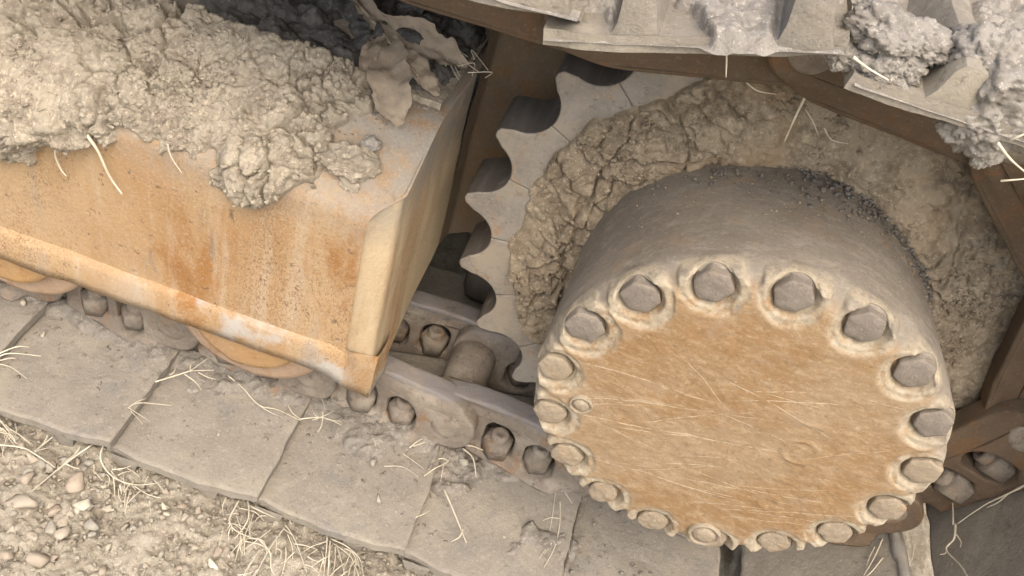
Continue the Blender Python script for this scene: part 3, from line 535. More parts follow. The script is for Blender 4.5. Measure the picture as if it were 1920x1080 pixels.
for i in range(26):
    a, b = -.55+.15*R.rand(), .27+.22*R.rand(); s = .006+.012*R.rand()**2
    if a > xend(b)-.03: continue
    v, f = rock(400+i, 3, .75, .3); v = v+.10*fbm(v, 2.5, 3, .55, i)[:, None]*v
    o = obj('soil_clod', mesh_np('soil_clod', v*s, f), DARK); o.location = (a, b, DZ(a, b)+s*.15); o.rotation_euler = (0, 0, R.rand()*6)
    tag(o, 'dark grey soil clod in the hollow behind the dead leaf', 'clod', 'dark soil clods')
o = obj('soil_clod', mesh_np('soil_clod', rock(777, 3, .7, .25)[0]*.026, rock(777, 3)[1]), DARK); o.location = (-.468, .30, .523); tag(o, 'largest grey soil clod, just above the dead leaf', 'clod')
def clod(name, loc, s, seed, label, m=MUD, scl=(1, .8, .7), rz=0):
    v, f = ICO[3][0].copy(), ICO[3][1]
    bm = bmesh.new(); bmesh.ops.create_icosphere(bm, subdivisions=5, radius=1); v = np.array([q.co[:] for q in bm.verts]); f = np.array([[q.index for q in g.verts] for g in bm.faces]); bm.free()
    d = .30*fbm(v, 1.3, 3, .5, seed); g1, g2, c = worley(v, 2.2, seed); d += .22*(.7-g1)-.10*(1-sst(0, .1, g2-g1)); g1, g2, c = worley(v, 7, seed+5); d += .07*(.7-g1)+.03*c
    v = v*(1+d)[:, None]*np.array(scl)*s
    o = obj(name, mesh_np(name, v, f), m); o.location = loc; o.rotation_euler = (0.3, 0, rz); return tag(o, label, 'clod')
clod('mud_clod', (-.462, .126, .462), .022, 5, 'flat tan mud clod on the bare slope at the frame corner', MUD, (1.3, .9, .62), .3)
clod('mud_clod', (-.455, .112, .444), .010, 8, 'small tan mud crumb just under the flat clod at the frame corner', MUD)
clod('mud_clod', (-.452, .150, .478), .010, 9, 'small grey mud lump between the dead leaf and the flat clod', MUDG)

# ------------------------------------------------------------------ crawler track
PIT = .203; RP = .3442; HZ = .4003; TH0 = 4.4807; ST = 2*math.pi/21*2
pins = [(-.282-PIT*k, .060) for k in range(7, -1, -1)]
pins += [(RP*math.cos(TH0+ST*j), HZ+RP*math.sin(TH0+ST*j)) for j in range(7)]
ang = TH0+ST*6+math.pi/2
for j in range(6):
    a = ang-(0, .215, .36, .36, .36, .36)[j]; pins.append((pins[-1][0]+PIT*math.cos(a), pins[-1][1]+PIT*math.sin(a)))
track = tag(empty('crawler_track', (0, .25, 0)), 'dusty steel crawler track of flat shoes and links wrapped round the sprocket', 'crawler track')
TI = Matrix.Translation(track.location).inverted()
def tpart(name, me, m, mat, par=None):
    o = obj(name, me, m); o.parent = par or track
    if par is None: o.matrix_parent_inverse = TI
    o.matrix_basis = mat; return o
def shoe_mesh(seed):
    nu, ny = 60, 120; u = np.concatenate([[-.004, -.0034, -.002], np.linspace(.001, .205, nu-6), [.2078, .2090, .2095]]); yy = np.concatenate([[-.0168, -.0160, -.0140], np.linspace(-.010, .510, ny-6), [.5140, .5160, .5168]])
    U, Yv = np.meshgrid(u, yy, indexing='ij'); P = np.stack([U+seed*3., Yv, U*0], -1).reshape(-1, 3)
    z = -.0730+.0200*np.clip(U/.203, 0, 1)-.0015*np.sin(np.clip(U/.203, 0, 1)*math.pi)
    z += (.0012*fbm(P, 9, 3, .5, 12)+.0005*fbm(P, 60, 3, .5, 13)).reshape(U.shape)
    e = np.minimum(np.minimum(U-u[0], u[-1]-U), np.minimum(Yv-yy[0], yy[-1]-Yv)); z -= .0016*(1-sst(0, .0030, e))
    wob = (.0022*fbm(P, 16, 3, .6, 5)).reshape(U.shape)*sst(.03, 0, Yv-yy[0]); wobu = (.0018*fbm(P, 40, 2, .6, 8)).reshape(U.shape)*(sst(.02, 0, U-u[0])+sst(.02, 0, u[-1]-U))
    q_ = np.clip(U/.203, 0, 1); cut = (.008*(1-sst(0, .30, q_))-.004*sst(.2, .75, q_)+.003*sst(.85, 1, q_)+.0006*np.sin(q_*9+seed)*sst(.1, .3, q_))*sst(.05, 0, Yv-yy[0])
    T = np.stack([U+wobu, Yv+wob+cut, z], -1); B = T.copy(); B[..., 2] = z-.013
    nV = nu*ny; V = np.concatenate([T.reshape(-1, 3), B.reshape(-1, 3)]); F = [gridF(nu, ny), gridF(nu, ny, False, nV)[:, ::-1]]
    idx = np.arange(nV).reshape(nu, ny); loop = np.concatenate([idx[:, 0], idx[-1, 1:], idx[-2::-1, -1], idx[0, -2:0:-1]]); l2 = np.roll(loop, -1)
    F.append(np.stack([loop, loop+nV, l2+nV, l2], 1)); return mesh_np('track_shoe', V, [np.concatenate(F)], 38)
def grouser_mesh(u0, wb, wt, hgt, seed, zb0):
    n = 60; yy = np.linspace(-.0165, .5165, n); ring = [(-wb/2, 0), (-wt/2-.002, .35), (-wt/2, .8), (-wt/2+.004, .97), (0, 1.0), (wt/2-.004, .97), (wt/2, .8), (wt/2+.002, .35), (wb/2, 0)]
    P = np.stack([yy*0+seed, yy, yy*0], 1); w = .0025*fbm(P, 12, 3, .5, seed); hh = hgt*(1-.12*sst(.02, 0, np.minimum(yy-yy[0], yy[-1]-yy)))+.003*fbm(P, 9, 3, .5, seed+2)
    G = np.stack([np.stack([u0+a+w, yy, zb0-k*(hh+.074+zb0)], 1) for a, k in ring], 1); V = G.reshape(-1, 3); m = len(ring); nV = len(V)
    V = np.vstack([V, G[0].mean(0)-[0, .004, 0], G[-1].mean(0)+[0, .004, 0]]); j = np.arange(m-1)
    e = [np.stack([np.full(m-1, nV), j+1, j], 1), np.stack([np.full(m-1, nV+1), (n-1)*m+j, (n-1)*m+j+1], 1), np.array([[nV, 0, m-1], [nV+1, (n-1)*m+m-1, (n-1)*m]])]
    return mesh_np('grouser', V, [gridF(n, m), np.concatenate(e)], 40)
SHM = [shoe_mesh(i) for i in range(6)]; GR1 = grouser_mesh(.022, .040, .026, .058, 3, -.078); GR2 = grouser_mesh(.140, .040, .024, .034, 5, -.067)
def arc_loop(cx, cz, w, z0, z1):
    p = [(cx-w/2, z0), (cx+w/2, z0), (cx+w/2, z1-w/2)]; p += [(cx+w/2*math.cos(a), z1-w/2+w/2*math.sin(a)) for a in np.linspace(.3, math.pi-.3, 7)]; p += [(cx-w/2, z1-w/2)]; return p
outl = chaikin([(-.037, .004), (-.030, .030), (-.010, .046), (.03, .051), (.10, .050), (.18, .051), (.215, .042), (.238, .022), (.244, -.004), (.238, -.028), (.222, -.041), (.200, -.044), (.184, -.046), (.172, -.0595), (.10, -.0595), (.030, -.0595), (.020, -.044), (.004, -.037), (-.022, -.030)], 2)
holes = [chaikin(arc_loop(.074, 0, .046, -.047, .016), 1)[::-1], chaikin(arc_loop(.136, 0, .046, -.047, .016), 1)[::-1]]
def link_mesh(name, mirror):
    me = curve_mesh(name, [outl]+list(holes), .163, .197, .004)
    bm = bmesh.new(); bm.from_mesh(me); bmesh.ops.triangulate(bm, faces=[f for f in bm.faces if len(f.verts) > 4]); bmesh.ops.subdivide_edges(bm, edges=[e for e in bm.edges if e.calc_length() > .014], cuts=2, use_grid_fill=True)
    for f in bm.faces: f.smooth = True
    bm.to_mesh(me); bm.free()
    n = len(me.vertices); c = np.zeros(n*3, np.float32); me.vertices.foreach_get('co', c); c = c.reshape(-1, 3)
    s = .014*(1-2*sst(.02, .19, c[:, 0])); foot = sst(-.040, -.054, c[:, 2])*sst(.18, .165, c[:, 0])*sst(.02, .035, c[:, 0]); c[:, 1] += s-(c[:, 1] < .18)*foot*.012
    rail = sst(.030, .046, c[:, 2]); c[:, 1] = .18+s*(1-.6*rail)+(c[:, 1]-.18-s)*(1-.10*rail)
    c += (.0008*fbm(c, 45, 3, .5, 9))[:, None]
    if mirror: c[:, 1] = .5-c[:, 1]
    me.vertices.foreach_set('co', c.ravel())
    if mirror: me.flip_normals()
    me.update(); me.set_sharp_from_angle(angle=math.radians(42)); return me
LKA, LKB = link_mesh('track_link', False), link_mesh('track_link_far', True)
LKA2, LKB2 = LKA.copy(), LKB.copy()
def nut_mesh():
    def turn(prof, n, ph):
        th = np.arange(n)/n*2*math.pi+ph; G = np.stack([np.stack([r*np.cos(th), r*np.sin(th), np.full(n, z)], 1) for r, z in prof], 1); return G.reshape(-1, 3), gridF(n, len(prof), True)
    return mesh_np('nut', *join([turn([(0, -.047), (.0225, -.047), (.0225, -.0215), (.0195, -.0185), (0, -.0183)], 6, .25), turn([(.013, -.02), (.013, -.0095), (.0105, -.007), (.006, -.0068), (.005, -.0082), (0, -.0082)], 16, 0)]), False)
NUT = nut_mesh()
def pin_mesh():
    v, f = lathe_y([(0, .1475), (.012, .1470), (.0205, .1478), (.0225, .1495), (.0235, .1525), (.0235, .16)], 40, .203, 0); return mesh_np('pin_end', v, f)
PIN = pin_mesh()
def bush_mesh():
    v, f = lathe_y([(.02, .198), (.030, .199), (.033, .203), (.0335, .215), (.0332, .285), (.033, .297), (.030, .301), (.02, .302)], 40); v += (.0009*vn(v*60, 5))[:, None]*np.array([1, 0, 1]); return mesh_np('bushing', v, f)
BUSH = bush_mesh()
shoe_objs = []
for i in range(len(pins)-1):
    (xa, za), (xb, zb_) = pins[i], pins[i+1]; a = math.atan2(zb_-za, xb-xa)
    mt = Matrix.Translation((xa, 0, za)) @ Matrix.Rotation(-a, 4, 'Y')
    up_run = i >= 8
    so_ = tpart('track_shoe', SHM[i % 6], SHOE, mt); shoe_objs.append((so_, mt, a))
    for g in (GR1, GR2): tpart('grouser', g, SHOE, Matrix.Identity(4), so_)
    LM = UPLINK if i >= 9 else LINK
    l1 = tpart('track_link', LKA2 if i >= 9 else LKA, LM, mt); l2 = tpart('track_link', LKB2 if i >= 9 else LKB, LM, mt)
    for un in (.074, .135):
        tpart('nut', NUT, LINK, Matrix.Translation((un, .177, 0)), l1); tpart('nut', NUT, LINK, Matrix.Translation((un, .323, 0)), l2)
    tpart('pin_end', PIN, LINK, Matrix.Identity(4), l1); tpart('bushing', BUSH, LINK, mt)
# dry mud packed between the grousers of the shoes that pass over the sprocket
for i, txt in ((15, 'pale grey mud packed on the topmost track shoe above the sprocket'), (14, 'pale grey mud packed on the track shoe at the upper right'), (13, 'pale grey mud on the track shoe descending at the right edge'), (16, 'pale grey mud on the upper shoe above the frame end')):
    if i >= len(shoe_objs): continue
    nu, ny = 130, 250; U, Yv = np.meshgrid(np.linspace(-.002, .207, nu), np.linspace(-.022, .30, ny), indexing='ij'); P = np.stack([U.ravel()+i, Yv.ravel(), U.ravel()*0], 1)
    side = np.minimum(sst(.040, .052, U)*sst(.125, .112, U)+sst(.155, .167, U)*sst(.212, .190, U)+.25*sst(.012, .0, U), 1).ravel()
    if i in (15, 16): side = sst(.046, .075, U).ravel()*sst(.210, .195, U).ravel()
    m1 = sst(-.16, .12, fbm(P, 17, 3, .55, i*3)+.25*(.5-np.abs(Yv.ravel())*2))
    h = muddy(P, .005, .003, .0016, .003, i*5); th = side*(m1*.3+.7 if i in (15, 16) else m1)*((.034 if i in (15, 16) else .015)+h)-.004+.002*fbm(P, 50, 2); edge = sst(-.022, (.004 if i in (15, 16) else -.010), Yv.ravel()+.004*fbm(P, 45, 2))**.6; th = th*edge-.004*(1-edge)
    me = mesh_np('packed_mud', np.stack([U.ravel(), Yv.ravel()-.010*side*m1*sst(0.03, -.02, Yv.ravel()), -.0855+.020*np.clip(U.ravel()/.203, 0, 1)-th], 1), gridF(nu, ny), False); o = obj('packed_mud', me, MUDG); o.matrix_world = shoe_objs[i][1]
    tag(o, txt, 'mud', kind='stuff')

# shaggy mud hanging over the outer ends of those shoes
bm = bmesh.new(); bmesh.ops.create_icosphere(bm, subdivisions=5, radius=1); BV = np.array([q.co[:] for q in bm.verts]); BF = np.array([[q.index for q in g.verts] for g in bm.faces]); bm.free()
def blob(c, s, seed, scl):
    v = BV*np.array(scl); g1, g2, k = worley(v, 1.7, seed); d = .28*fbm(v, 1.2, 4, .55, seed)+.18*(k-.4)*sst(0, .2, g2-g1)
    g1, g2, k = worley(v, 5, seed+4); d += .14*(k-.3)*sst(0, .2, g2-g1); g1, g2, k = worley(v, 11, seed+9); d += .10*(k-.3)*sst(0, .15, g2-g1); g1, g2, k = worley(v, 20, seed+12); d += .08*(k-.3)+.06*vn(v*30, seed)
    return v*(1+d)[:, None]*s+np.array(c), BF
hang = [((-.082, .006, .806), .015, (1.2, 1, .7)), ((-.058, .004, .808), .018, (1.3, 1, .8)), ((-.042, .004, .812), .015, (1, 1, .9)), ((-.060, .012, .828), .020, (1.3, 1.2, .8)), ((-.036, .02, .826), .018, (1.2, 1.2, .6))]
tag(obj('hanging_mud', mesh_np('hanging_mud', *join([blob(c, s, 300+i, q) for i, (c, s, q) in enumerate(hang)]), False), MUDG), 'shaggy grey mud hanging beside the upper grouser tip', 'mud', kind='stuff')
hang = [((.004, .006, .802), .018, (1, 1, .9)), ((.026, .002, .789), .022, (1.1, .9, 1.0)), ((.030, .006, .806), .026, (1.2, 1, 1)), ((.020, .012, .830), .026, (1.2, 1.1, .9)), ((.040, .0, .778), .013, (.8, .8, 1.3)), ((.050, .01, .800), .022, (1, 1, 1)), ((.045, .02, .822), .026, (1, 1.2, .8))]
tag(obj('hanging_mud', mesh_np('hanging_mud', *join([blob(c, s, 340+i, q) for i, (c, s, q) in enumerate(hang)]), False), MUDG), 'shaggy grey mud hanging from the shoe at the top right corner', 'mud', kind='stuff')

# ------------------------------------------------------------------ sprocket
spr = tag(empty('drive_sprocket', (0, .25, HZ)), 'toothed steel drive sprocket with worn curved teeth behind the hub', 'sprocket')
SI = Matrix.Translation(spr.location).inverted()
def spart(name, me, m, par=None):
    o = obj(name, me, m); o.parent = par or spr; o.matrix_parent_inverse = SI if par is None else Matrix.Identity(4); return o
def tooth_loop():
    hs = math.pi/21; p = []
    rb = .0375
    for t in np.linspace(0, math.radians(104), 16):       # from the valley bottom up the flank
        p.append((RP-rb*math.cos(t), rb*math.sin(t)))
    pol = [(math.hypot(a, b), math.atan2(b, a)) for a, b in p]
    A = [(r, ph) for r, ph in pol if ph < hs-.032 and r < .334]; A.append((.3395, hs-.030)); A.append((.3455, hs-.019)); A.append((.3475, hs))
    half = [(r, ph-hs) for r, ph in A]; full = half+[(r, -ph) for r, ph in half[-2::-1]]
    inn = [(.270, ph) for ph in np.linspace(hs, -hs, 9)]
    return [(r*math.cos(ph), r*math.sin(ph)) for r, ph in full+inn]
tme = curve_mesh('sprocket_tooth', [tooth_loop()], .211, .289, .0028); tme.materials.append(TF); tme.materials.append(TW)
for p in tme.polygons:
    p.use_smooth = abs(p.normal.y) < .98
    if abs(p.normal.y) < .6: p.material_index = 1
for i in range(21):
    o = obj('sprocket_tooth', tme); o.parent = spr; o.matrix_parent_inverse = SI; o.matrix_basis = Matrix.Translation((0, 0, HZ)) @ Matrix.Rotation(-(2.5359+i*2*math.pi/21), 4, 'Y') @ Matrix.Scale(.998, 4)
v, f = lathe_y([(0, .222), (.26, .222), (.2735, .2125), (.2745, .216), (.2745, .284), (.26, .28), (0, .28)], 128, 0, HZ); spart('sprocket_disc', mesh_np('sprocket_disc', v, f), TF)
# mud on the sprocket disc
nt_, nr = 1000, 130; TH, RR = np.meshgrid(np.arange(nt_)/nt_*2*math.pi, np.linspace(.185, .338, nr), indexing='ij')
P = np.stack([RR*np.cos(TH), RR*0, RR*np.sin(TH)], -1).reshape(-1, 3); rr = RR.ravel()
h = muddy(P*.62, .006, .007, .0026, .014, 200); wide = sst(-1.35, -.8, ((TH.ravel()+math.pi) % (2*math.pi))-math.pi)*sst(2.25, 1.75, ((TH.ravel()+math.pi) % (2*math.pi))-math.pi)
rim = .281+.060*wide+.007*fbm(P, 20, 3, .5, 33)+.002*fbm(P, 90, 2, .5, 34); k = sst(0, .004, rim-rr)
P = P*(np.minimum(rr, rim+.0015)/rr)[:, None]
th = k*np.maximum(.008+.016*sst(.275+.03*wide, .195, rr)+.010*fbm(P, 8, 2, .5, 41)+h, .002)-(1-k)*.004
me = mesh_np('sprocket_mud', np.stack([P[:, 0], .2105-th, P[:, 2]+HZ], 1), gridF(nt_, nr, True), False)
tag(obj('sprocket_mud', me, MUDR), 'cracked brown mud packed in a ring between hub and sprocket teeth', 'mud', kind='stuff')

k = R.randint(0, len(P), 40000); k = k[(th[k] > .006) & (rr[k] > .2) & (fbm(P[k], 14, 3, .6, 87)+.45*R.randn(len(k)) > .25)][:6500]
cv, cf = scatter(np.stack([P[k, 0], .2105-th[k], P[k, 2]+HZ], 1), .0009+.0042*R.rand(len(k))**5, 1, .8, 44); tag(obj('ring_crumbs', mesh_np('ring_crumbs', cv, cf, False), MUDR), 'brown crumbs stuck to the mud ring round the hub', 'crumbs', kind='stuff')

# ------------------------------------------------------------------ final drive hub
hub = tag(empty('final_drive', (0, .1, HZ)), 'large round rusty final drive hub with a ring of bolts and scratched ochre cover', 'final drive')
HI = Matrix.Translation(hub.location).inverted()
def hpart(name, me, m):
    o = obj(name, me, m); o.parent = hub; o.matrix_parent_inverse = HI; return o
NB = 17; BA = np.radians(95.9)+np.arange(NB)*2*math.pi/NB; BR = .187; bx, bz = BR*np.cos(BA), BR*np.sin(BA)
nth, npf = 1088, 250
pr = [(.196, .225), (.197, .18), (.200, .12), (.2035, .07), (.2055, .045)]+[(.1775+.028*math.cos(t), .030-.030*math.sin(t)) for t in np.linspace(0, math.pi/2, 12)]+[(.165, -.0008), (.12, -.0015), (.06, -.002), (.0, -.002)]
pr = np.array(pr); sl = np.concatenate([[0], np.cumsum(np.hypot(*np.diff(pr, axis=0).T))]); knots = np.concatenate([np.linspace(0, sl[4], 50)[:-1], np.linspace(sl[4], sl[17], 130)[:-1], np.linspace(sl[17], sl[-1], npf-178)])
r0 = np.interp(knots, sl, pr[:, 0]); y0 = np.interp(knots, sl, pr[:, 1])
TH, RR = np.meshgrid(np.arange(nth)/nth*2*math.pi, r0, indexing='ij'); YY = np.broadcast_to(y0, TH.shape).copy()
dth = (TH[..., None]-BA) % (2*math.pi); dth = np.minimum(dth, 2*math.pi-dth).min(-1)
lobe = np.exp(-(dth/.075)**2); RR = RR+(.0035*lobe-.0015*(1-lobe))*sst(.034, .016, YY)*sst(.165, .19, RR)
x, z = RR*np.cos(TH), RR*np.sin(TH)
dd = np.hypot(x[..., None]-bx, z[..., None]-bz); d = dd.min(-1); bi = dd.argmin(-1)
rnd = R.rand(NB); padr = .0300+.004*rnd[bi]; dn = (.003*fbm(np.stack([x, YY, z], -1).reshape(-1, 3), 50, 2, .5, 3)).reshape(x.shape)
zp = np.sin(BA)[bi]                                      # the low bolts are worn nearly flush
depth = .0030+.002*(rnd[bi]-.5)-.002*sst(0, -.8, zp)
kk = 1-sst(padr-.0025, padr+.001, d+dn*.7); padm = kk*sst(.0165, .021, d)
tgt = np.maximum(depth, YY-.009)+.010*sst(.0205, .0175, d)+.006*np.exp(-((d-.0205)/.0022)**2)+.0009*fbm(np.stack([x, YY*0, z], -1).reshape(-1, 3), 70, 3, .6, 4).reshape(x.shape)
YY0 = YY.copy(); kk = kk*sst(.027, .018, YY); padm = padm*sst(.030, .020, YY); YY = np.where(YY < .05, YY*(1-kk)+np.minimum(np.maximum(tgt, YY*.0), np.maximum(YY, tgt))*kk, YY)
# cast marks on the cover, too worn to read
def ring(cx, cz, r, wdt): return np.exp(-((np.hypot(x-cx, z-cz)-r)/wdt)**2)
fm = sst(.175, .165, RR)
YY -= fm*(.0011*ring(.069, .011, .0165, .0022)+.0009*np.exp(-((x-.066)/.017)**2-((z-.052)/.0032)**2)+.0009*np.exp(-((x-.085)/.0035)**2-((z-.045)/.009)**2)+.0010*ring(.076, -.078, .010, .003)+.0008*np.exp(-((x-.072)/.014)**2-((z+.038)/.003)**2))
Pn = np.stack([x, YY, z], -1).reshape(-1, 3); nz = .0007*fbm(Pn, 22, 4, .55, 51)+.0003*fbm(Pn*[.8, 1, 1], 130, 3, .6, 52); YY = YY-(nz.reshape(x.shape))*sst(.13, .10, YY)
me = mesh_np('hub_casting', np.stack([x, YY, z+HZ], -1).reshape(-1, 3), gridF(nth, npf, True))
up_ = 1-.0*x; attr(me, 'face', (sst(.030, .012, YY-dn*.8)*sst(.200, .183, RR+dn)).ravel()); attr(me, 'pad', np.clip(padm*1.1+.35*np.exp(-((d-padr)/.004)**2)*sst(.03, .02, YY0), 0, 1).ravel())
hpart('hub_casting', me, HUB)
def bolt_mesh(seed, worn):
    n, m = 48, 22; th = np.arange(n)/n*2*math.pi; t = np.linspace(0, 1, m); hexr = np.cos(math.pi/6)/np.cos((th+seed) % (math.pi/3)-math.pi/6); hexr = 1+(hexr-1)*(.85-.5*min(worn, 1))
    r = np.where(t < .35, 1, np.cos((t-.35)/.65*math.pi/2)**.7); yv = np.where(t < .35, .012-t/.35*.014, -.002-.0035*np.sin((t-.35)/.65*math.pi/2))
    G = np.stack([.0205*r[None]*hexr[:, None]*np.cos(th)[:, None], np.broadcast_to(yv, (n, m)), .0205*r[None]*hexr[:, None]*np.sin(th)[:, None]], -1).reshape(-1, 3)
    G += (.0008*(1+1.5*worn)*fbm(G+seed, 55, 3, .55, seed))[:, None]*np.array([1, .9, 1]); return mesh_np('bolt', G, gridF(n, m, True))
for i in range(NB):
    low = max(0, -math.sin(BA[i])); o = hpart('bolt', bolt_mesh(i, low), BOLTD if math.sin(BA[i]) < .30 else BOLT); o.matrix_basis = Matrix.Translation((bx[i], .0065+.0015*rnd[i]+.001*low, bz[i]+HZ)) @ Matrix.Scale(.88+.08*rnd[i]-.08*low, 4)
for (px, pz, r) in ((.040, -.168, .0185), (-.148, -.032, .0125)):
    v, f = lathe_y([(r, .006), (r, -.0035), (r*.93, -.0048), (r*.80, -.0042), (r*.74, -.001), (r*.68, -.001), (r*.62, -.0045), (r*.35, -.006), (0, -.0062)], 40, px, HZ+pz); v += (.0006*vn(v*160, 3))[:, None]; hpart('plug', mesh_np('plug', v, f), BOLTD)
for cx, cz, s in ((.098, .158, .012),):
    pass
# dark crumbs lodged where hub and mud meet
nc = 2400; a = R.normal(1.15, .5, nc); yy = .165+.045*R.rand(nc)**.7-.045*np.abs(R.normal(0, .5, nc))**1.6; rr = .1985+.001*R.rand(nc)+.004*sst(.12, .05, yy); sz = .0005+.0042*R.rand(nc)**6
cv, cf = scatter(np.stack([rr*np.cos(a), yy, HZ+rr*np.sin(a)], 1), sz, 1, .8, 9); tag(obj('hub_crumbs', mesh_np('hub_crumbs', cv, cf, False), DARK2), 'dark grey crumbs of soil lodged on top of the hub drum', 'crumbs', kind='stuff')
a = R.normal(1.45, .55, 700); yy = .05+.12*R.rand(700); rr = .2005+.003*sst(.12, .05, yy); cv, cf = scatter(np.stack([rr*np.cos(a), yy, HZ+rr*np.sin(a)], 1), .0006+.0020*R.rand(700)**4, 1, .7, 15)
tag(obj('hub_grit', mesh_np('hub_grit', cv, cf, False), MUDR), 'fine tan grit sprinkled over the top of the hub drum', 'grit', kind='stuff')

# ------------------------------------------------------------------ dirt, stones and straw on the lower shoes and the ground
def shoe_z(x):
    u = (x+.282) % PIT; return np.where(x < -.07, -.0130+.0200*u/PIT-.0015*np.sin(u/PIT*math.pi), -.0130+.018)
nx3, ny3 = 420, 90; X3, Y3 = np.meshgrid(np.linspace(-1.2, -.06, nx3), np.linspace(-.012, .20, ny3), indexing='ij'); P = np.stack([X3.ravel(), Y3.ravel(), X3.ravel()*0], 1)
want = .85*sst(.10, .19, P[:, 1])+.75*np.exp(-((P[:, 0]+.40)/.09)**2-((P[:, 1]-.15)/.055)**2)+.45*np.exp(-((P[:, 0]+.19)/.13)**2-((P[:, 1]-.10)/.08)**2)
m_ = sst(.30, .75, want+.45*fbm(P, 16, 4, .55, 61)); th = m_*(.006+.010*want)+np.where(m_ > .02, muddy(P, .003, .0025, .0018, .001, 62), 0)*m_-(1-m_)*.006
tag(obj('dirt_layer', mesh_np('dirt_layer', np.stack([P[:, 0], P[:, 1], shoe_z(P[:, 0])+th], 1), gridF(nx3, ny3), False), DIRT), 'thin drifts of grey dirt lying on the lower track shoes', 'dirt', kind='stuff')
n = 5200; xx = -1.0+1.05*R.rand(n); yy = .012+.17*R.rand(n); wgt = .15+.9*np.exp(-((xx+.38)/.12)**2)*sst(.02, .15, yy)+.55*np.exp(-((xx+.05)/.18)**2); ok = R.rand(n) < wgt; xx, yy = xx[ok], yy[ok]
ii = (np.clip((xx+1.2)/1.14*(nx3-1), 0, nx3-1)).astype(int); jj = (np.clip((yy+.012)/.212*(ny3-1), 0, ny3-1)).astype(int); zz = shoe_z(xx)+np.maximum(th.reshape(nx3, ny3)[ii, jj], 0)
cv, cf = scatter(np.stack([xx, yy, zz+.0005], 1), .0006+.0034*R.rand(len(xx))**5, 1, .75, 21); tag(obj('shoe_grit', mesh_np('shoe_grit', cv, cf, False), DIRT), 'loose grit scattered over the lower track shoes', 'grit', kind='stuff')
RK = [mesh_np('stone', *rock(60+i, 2, .72, .34), False) for i in range(9)]
def rk(m, i):
    key = (i, m.name)
    if key not in RKC: q = RK[i].copy(); q.materials.append(m); RKC[key] = q
    return RKC[key]
RKC = {}
def put_stone(x, y, z, s, m, label, group=None, i=None):
    o = obj('stone', rk(m, R.randint(9) if i is None else i)); o.location = (x, y, z); o.scale = (s, s, s); o.rotation_euler = (R.normal(0, .25), R.normal(0, .25), R.rand()*6.28); return tag(o, label, 'stone', group)
ORD = 'first second third fourth fifth sixth seventh eighth ninth tenth eleventh twelfth thirteenth fourteenth fifteenth sixteenth seventeenth eighteenth nineteenth twentieth'.split()
named = {0: (STP, 'pinkish stone below the curled root, biggest near the shoes'), 1: (STW, 'pale yellowish stone under the pinkish one'), 2: (STN, 'broad tan stone at the left edge of the ground'), 4: (STG, 'flat greenish-grey stone below the pale yellowish one'), 5: (STP, 'pinkish slab stone at the bottom left corner'), 6: (STW, 'cream white stone at the bottom edge under the drooping grass'), 8: (STP, 'pink angular stone resting against the cream white one')}
for i, (x, y, s) in enumerate(STONES):
    m, lb = named.get(i, ([STN, STG, STN, STP][i % 4], None)); z = float(gh(np.array([x]), np.array([y]))[0])+s*.35
    put_stone(x, y, z, s*.72, m, lb or '%s of the larger gravel stones counted from the left edge' % ORD[sorted([q for q in range(len(STONES)) if q not in named], key=lambda q: STONES[q][0]).index(i)], 'larger stones in the gravel')
cnt = 0
while cnt < 260:
    x, y = -.95+.72*R.rand(), -.03-.24*R.rand()
    if R.rand() > .12+.88*np.exp(-((x+.72)/.13)**2): continue
    s = .0030+.0055*R.rand()**2.4; put_stone(x, y, float(gh(np.array([x]), np.array([y]))[0])+s*.3, s, [STN, STG, STN, STP, STG, STN, STW][R.randint(7) if R.rand() < .4 else R.randint(6)], 'small stone in the gravel beside the track shoes', 'small stones in the gravel'); cnt += 1
n = 9500; xx = -1.05+.95*R.rand(n); yy = -.30+.30*R.rand(n); zz = gh(xx, yy); cv, cf = scatter(np.stack([xx, yy, zz+.001], 1), .0008+.0046*R.rand(n)**3.2, 1, .75, 31)
tag(obj('gravel', mesh_np('gravel', cv, cf, False), EARTH), 'fine crumbly gravel on the ground beside the track', 'gravel', kind='stuff')
SL_ = ['pale pebble on the shoe at the far left, below its upper edge', 'angular pebble on the corner of the leftmost shoe', 'tiny white pebble on the dirt by the frame foot', 'tiny pale pebble just below the white one', 'grey lump of soil at the foot of the link by the hub', 'dull soil lump on the middle shoe', 'dark soil lump low on the middle shoe', 'tan pebble on the shoe beside the leaning stalk', 'tiny pale pebble near the middle shoe edge', 'small pebble beside the hub on the shoe', 'tiny pebble on the second shoe', 'white pebble on the shoe below the hub', 'small pebble low on the shoe beside the sprig']
for i, (x, y, s) in enumerate(SHOESTONES):
    put_stone(x, y, float(shoe_z(np.array([x]))[0])+s*.4+(.008 if i in (4, 5) else 0), s*.85, {2: STW, 3: STW, 11: STW, 4: STG, 5: STG, 6: STG}.get(i, STN), SL_[i])
